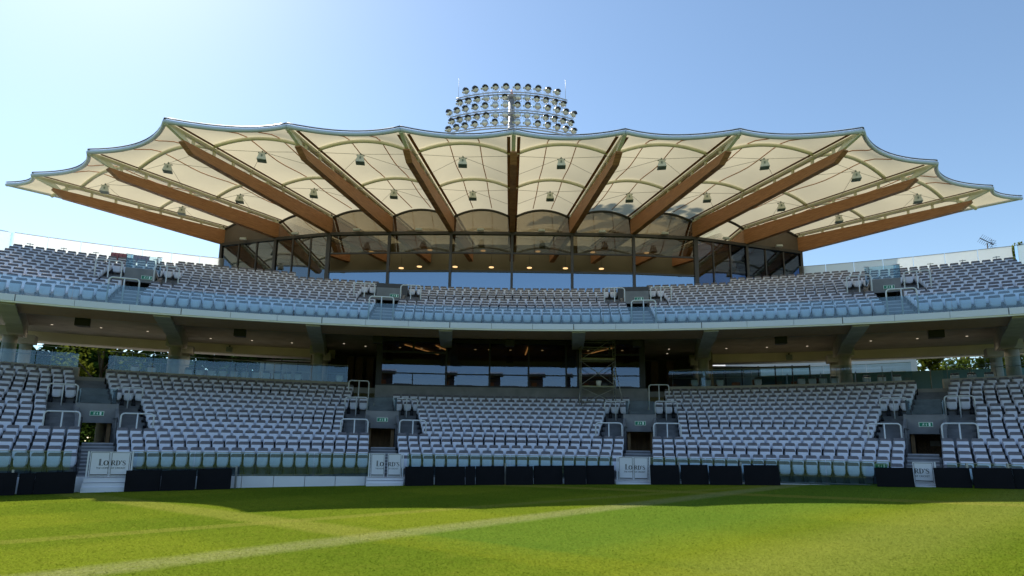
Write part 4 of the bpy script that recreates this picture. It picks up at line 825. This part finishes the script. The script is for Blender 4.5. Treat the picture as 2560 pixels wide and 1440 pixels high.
def tree(x, y, h, w, lab, n=2600, m=None, low=.28, seed=0, ls=.2):
    rnd = random.Random(seed); g0 = gz(x); e = empty('tree', (x, y, g0), rnd.uniform(0, 6), lab, 'tree', 'trees behind the stand')
    tr = MB(); tr.tube([(0, 0, -.3), (.1, .05, h * .3), (-.1, 0, h * .6), (0, .1, h * .85)], [.32, .25, .15, .05], 10); cl = []
    for k in range(26):
        t = rnd.uniform(low, 1); an = rnd.uniform(0, 2 * pi); rr = w * rnd.uniform(.25, 1) * math.sqrt(max(.05, 1 - ((t - .6) / .5) ** 2)); c = Z(rr * cos(an), rr * sin(an), h * t); cl.append((c, rnd.uniform(.18, .34) * w))
        tr.tube([(0, 0, h * t * .7), c * .6 + Z(0, 0, h * t * .3), c], [.09, .05, .02], 5)
    tr.build('trunk', M['bark'], e); mb = MB()
    for i in range(n):
        c, r = rnd.choice(cl); d = Z(rnd.gauss(0, 1), rnd.gauss(0, 1), rnd.gauss(0, 1)).normalized() * r * rnd.uniform(.5, 1.05); p = c + d; u = Z(rnd.gauss(0, 1), rnd.gauss(0, 1), rnd.gauss(0, .6)).normalized(); v = u.cross(Z(rnd.gauss(0, 1), rnd.gauss(0, 1), rnd.gauss(0, 1))).normalized(); s = ls * rnd.uniform(.6, 1.3)
        mb.add([p - u * s, p - v * s * .6, p + u * s, p + v * s * .6], [(0, 1, 2, 3)])
    mb.build('crown', m or LEAF, e)
tree(-50, 61, 17, 6.5, 'dark green tree behind the left concourse, leftmost of the group', 9000, seed=1, low=.08, ls=.42)
tree(-42, 64, 18, 6.5, 'dark green tree behind the left concourse, second from the left', 9000, seed=2, low=.08, ls=.42)
tree(-34, 62, 16, 6.0, 'dark green tree behind the left concourse, beside the left column pair', 9000, seed=3, low=.08, ls=.42)
tree(-37, 54, 12, 4.2, 'sunlit yellow green tree behind the left concourse, nearest the rail', 4200, LEAFY, seed=4, low=.2, ls=.2)
tree(-31, 72, 20, 8.5, 'tall dark green tree farthest back behind the left concourse', 9000, seed=11, low=.05, ls=.45)
tree(-22, 75, 20, 8, 'tall dark green tree at the back beside the left glazed bay', 9000, seed=12, low=.05, ls=.45)
tree(-26.5, 66, 19, 7.5, 'dark green tree seen through the left glazed concourse bay', 9000, seed=5, low=.08, ls=.42)
tree(-17, 70, 19, 8, 'dark green tree seen behind the left bar counter', 9000, seed=6, low=.08, ls=.42)
tree(53, 70, 14.2, 6, 'yellow green tree above the blue green screen on the right', 9000, LEAFY, seed=7, low=.4, ls=.3)
tree(47, 50, 18.9, 4.5, 'tall sunlit tree at the right edge beyond the upper tier', 5200, LEAFY, seed=8, low=.25)

e = empty('hedge', (-28.5, 44, gz(-28.5)), rot_at(-24), 'dark green hedge behind the left passage of the lower tier', 'hedge'); mb = MB(); rnd = random.Random(5)
for i in range(5200):
    p = Z(rnd.uniform(-6, 6), rnd.uniform(-.8, .8), rnd.uniform(0, 4.6) ); u = Z(rnd.gauss(0, 1), rnd.gauss(0, 1), rnd.gauss(0, 1)).normalized(); v = u.cross(Z(rnd.gauss(0, 1), rnd.gauss(0, 1), rnd.gauss(0, 1))).normalized(); q = .16 * rnd.uniform(.6, 1.3)
    mb.add([p - u * q, p - v * q * .6, p + u * q, p + v * q * .6], [(0, 1, 2, 3)])
mb.build('foliage', LEAF, e); mb = MB()
for k in range(9): mb.tube([(-5.4 + k * 1.35, 0, -.2), (-5.3 + k * 1.35, .1, 3.2)], [.07, .03], 6)
mb.build('stem', M['bark'], e)
# the far side of the ground, seen only as the reflection in the glass
e = empty('opposite_stand', (0, -118, 0), 0, 'long dark grandstand on the far side of the ground', 'grandstand')
FS = mat('far_seats', (0.05, 0.06, 0.075), 0.8, 0.5, 0.25)
mb = MB(); mb.prism([(-130, 0, -3), (-130, -2, 4), (-130, -22, 17.5), (-130, -22, -3)], (260, 0, 0)); mb.build('terrace', FS, e)
mb = MB()
for x0, x1, h in ((-130, -58, 21), (-56, -3, 25), (-2.5, 3.5, 21.6), (3.6, 9, 19.2), (24, 40, 18.6), (70, 130, 21)): mb.box(((x0 + x1) / 2, -23, h / 2), (x1 - x0, 4, h))
mb.build('gallery', FS, e); mb = MB()
for x0, x1, h in ((-130, -58, 21), (-56, -3, 25)): mb.box(((x0 + x1) / 2, -19, h + .3), (x1 - x0 + 2, 12, .5))
mb.build('roof', M['pale'], e); mb = MB()
for x in (-47, -33, -12, -6): mb.box((x, -20.9, 21), (1.6, .2, 3.4))
mb.build('banner', mat('far_orange', (0.5, 0.12, 0.03), 0.7, 0.1), e)
# ------------------------------------------------------------------ seats
def shell(mb, rows, th, cols=5, m=0):
    """rows of (z, halfwidth, y, curve): a curved plate with thickness"""
    fr, bk = [], []
    for z, hw, y, cv in rows:
        fr.append([(hw * (-1 + 2 * i / (cols - 1)), y - cv * (-1 + 2 * i / (cols - 1)) ** 2, z) for i in range(cols)]); bk.append([(a, b + th, c) for a, b, c in fr[-1]])
    n = len(rows); v = [p for r in fr for p in r] + [p for r in bk for p in r]; o = n * cols; f = []
    for i in range(n - 1):
        for j in range(cols - 1): q = i * cols + j; f += [(q, q + 1, q + cols + 1, q + cols), (o + q, o + q + cols, o + q + cols + 1, o + q + 1)]
        q = i * cols; f += [(q, q + cols, o + q + cols, o + q), (q + cols - 1, o + q + cols - 1, o + q + 2 * cols - 1, q + 2 * cols - 1)]
    for j in range(cols - 1): f += [(j, o + j, o + j + 1, j + 1)]; q = (n - 1) * cols + j; f += [(q, q + 1, o + q + 1, o + q)]
    mb.add(v, f, m, False)
def p_back(mb, m=0): shell(mb, [(.30, .19, -.075, .02), (.5, .214, -.055, .035), (.70, .205, -.03, .045)], .03, 5, m)
def p_band(mb, m=0): shell(mb, [(.66, .196, -.045, .05), (.745, .200, -.03, .05), (.785, .186, -.02, .048), (.806, .145, -.012, .03)], .05, 7, m)
def p_pan(mb, m=0): shell(mb, [(.285, .10, -.135, .0), (.305, .145, -.15, .005), (.36, .180, -.16, .012), (.5, .192, -.15, .018), (.645, .196, -.125, .022), (.672, .188, -.115, .022)], .045, 5, m)
def p_leg(mb, x, m=0):
    mb.hexa([(x - .05, -.17, 0), (x + .05, -.17, 0), (x + .05, .0, 0), (x - .05, .0, 0)], [(x - .022, -.13, .30), (x + .022, -.13, .30), (x + .022, -.03, .30), (x - .022, -.03, .30)], m)
    mb.box((x, -.09, .33), (.05, .12, .09), m)
PRT = []
for nm, fn, mt in (('backrest', p_back, 'seatw'), ('head_band', p_band, 'seatd'), ('seat_pan', p_pan, 'seatw')): mb = MB(); fn(mb); PRT.append((nm, mb.mesh(nm, M[mt])))
for x_ in (-.21, .21): mb = MB(); p_leg(mb, x_); PRT.append(('bracket', mb.mesh('bracket', M['seatb'])))
ALL = MB(); p_back(ALL, 0); p_band(ALL, 1); p_pan(ALL, 0); p_leg(ALL, -.21, 2); p_leg(ALL, .21, 2)

def proj(p):
    d = p - Vector((0, 0, 1.7)); zc = d.dot(fw); return 1280 + F * d.dot(rt) / zc, 853 - F * d.dot(up) / zc, F / zc
seats = []       # position, angle, description, scale on the picture
ORDN = ['front', 'second', 'third', 'fourth', 'fifth', 'sixth', 'seventh', 'eighth', 'ninth', 'tenth', 'eleventh', 'twelfth', 'thirteenth', 'fourteenth', 'fifteenth', 'sixteenth']
def fill(R, a0, a1, hf, desc, pitch=.5, keep=None):
    L = radians(a1 - a0) * R; n = int(L / pitch + .12)
    if n < 1: return
    da = (a1 - a0) / n
    for k in range(n):
        a = a0 + da * (k + .5); p = P(R, a, hf(a))
        if keep and not keep(p, a): continue
        seats.append((p, a, desc))
BLK = ['block left of the leftmost gate', 'between the two left gates', 'between the two middle gates', 'between the two right gates', 'block right of the rightmost gate']
BLU = ['block left of the leftmost stair', 'between the two left stairs', 'between the two middle stairs', 'between the two right stairs', 'block right of the rightmost stair']
def blocks(R, f0, f1, g0, g1, edge): w0, w1 = math.degrees(g0 / R), math.degrees(g1 / R); return [(-edge, -f0(R) - w0), (-f0(R) + w0, -f1(R) - w1), (-f1(R) + w1, f1(R) - w1), (f1(R) + w1, f0(R) - w0), (f0(R) + w0, edge)]
for i in range(16):
    R = lR(i); g_ = .62 if i <= 4 else (1.92 if i <= 10 else .72)
    for b, (a0, a1) in enumerate(blocks(R, Aout, Ain, g_, g_, 30.6)):
        if b == 2 and i >= 14:
            if i == 14: fill(R - .02, -6.9, -5.85, lambda a: lt(13, a) + .22, ''), fill(R - .02, 5.9, 6.95, lambda a: lt(13, a) + .22, '')
            continue
        if i >= 13 and b in (1, 3): a0, a1 = (a0, -9.95) if b == 1 else (9.65, a1)
        fill(R, a0, a1, lambda a: lt(i, a), f'white seat in the {ORDN[i]} row of the lower tier, {BLK[b]}')
for j in range(14):
    R = uR(j); g_ = .6 if j <= 4 else (1.78 if j <= 8 else 0)
    bl = blocks(R, Uout, Uin, g_, g_ if j <= 8 else .95, 29.1)
    if j > 8: bl = [(bl[0][0], bl[1][1]), bl[2], (bl[3][0], bl[4][1])]
    for b, (a0, a1) in enumerate(bl):
        fill(R, a0, a1, lambda a: ut(j), f'white seat in the {ORDN[j]} row of the upper tier, {BLU[b]}' if j <= 8 else '', keep=lambda p, a: p.y < facY(p.x) - .55 and (j < 13 or abs(a) < 21.2) and not (j > 11 and abs(a) < 14))
for a0, a1 in ((-22.9, -21.2), (-20.0, -13.2), (-11.4, -10.6), (11.3, 13.6), (15.0, 15.9), (17.6, 20), (21.0, 23.3), (25.3, 27.6)): fill(57.15, a0, a1, lambda a: 4.95 + .12, '', .6)
vis = []
for s in seats:
    x, y, k = proj(s[0] + Vector((0, 0, .55)))
    if s[2] and 5 < x < 2555 and 0 < y < 1440: vis.append((k, s))
vis.sort(key=lambda t: -t[0]); top = [s for _, s in vis[:300]]; topset = set(id(s) for s in top)
first = None
for p, a, desc in top:
    if first is None:
        first = empty('stadium_seat', p, rot_at(a), desc, 'seat')
        first['group'] = 'seats in the ' + desc.split(' in the ', 1)[1]
        for nm, me in PRT: o = bpy.data.objects.new(nm, me); COL.objects.link(o); o.parent = first
    else: dup(first, p, rot_at(a) + random.gauss(0, .015), desc, 'seats in the ' + desc.split(' in the ', 1)[1])
import numpy as np
rest = [s for s in seats if id(s) not in topset]
V = np.array(ALL.v); nv = len(V); vs = np.empty((len(rest) * nv, 3)); fc = []
for n, (p, a, d) in enumerate(rest):
    t = rot_at(a) + random.gauss(0, .018); c, q = cos(t), sin(t); vs[n * nv:(n + 1) * nv, 0] = V[:, 0] * c - V[:, 1] * q + p.x; vs[n * nv:(n + 1) * nv, 1] = V[:, 0] * q + V[:, 1] * c + p.y; vs[n * nv:(n + 1) * nv, 2] = V[:, 2] + p.z
FQ = np.array(ALL.f); fa = (FQ[None] + (np.arange(len(rest)) * nv)[:, None, None]).reshape(-1, 4)
me = bpy.data.meshes.new('seating'); me.vertices.add(len(vs)); me.vertices.foreach_set('co', vs.ravel()); me.loops.add(fa.size); me.loops.foreach_set('vertex_index', fa.ravel()); me.polygons.add(len(fa)); me.polygons.foreach_set('loop_start', np.arange(len(fa)) * 4)
for m in ('seatw', 'seatd', 'seatb'): me.materials.append(M[m])
me.polygons.foreach_set('material_index', np.tile(np.array(ALL.m), len(rest))); me.update(calc_edges=True); me.validate()
o = bpy.data.objects.new('seating', me); COL.objects.link(o); tag(o, kind='stuff')
print('seats', len(seats), 'individual', len(top))
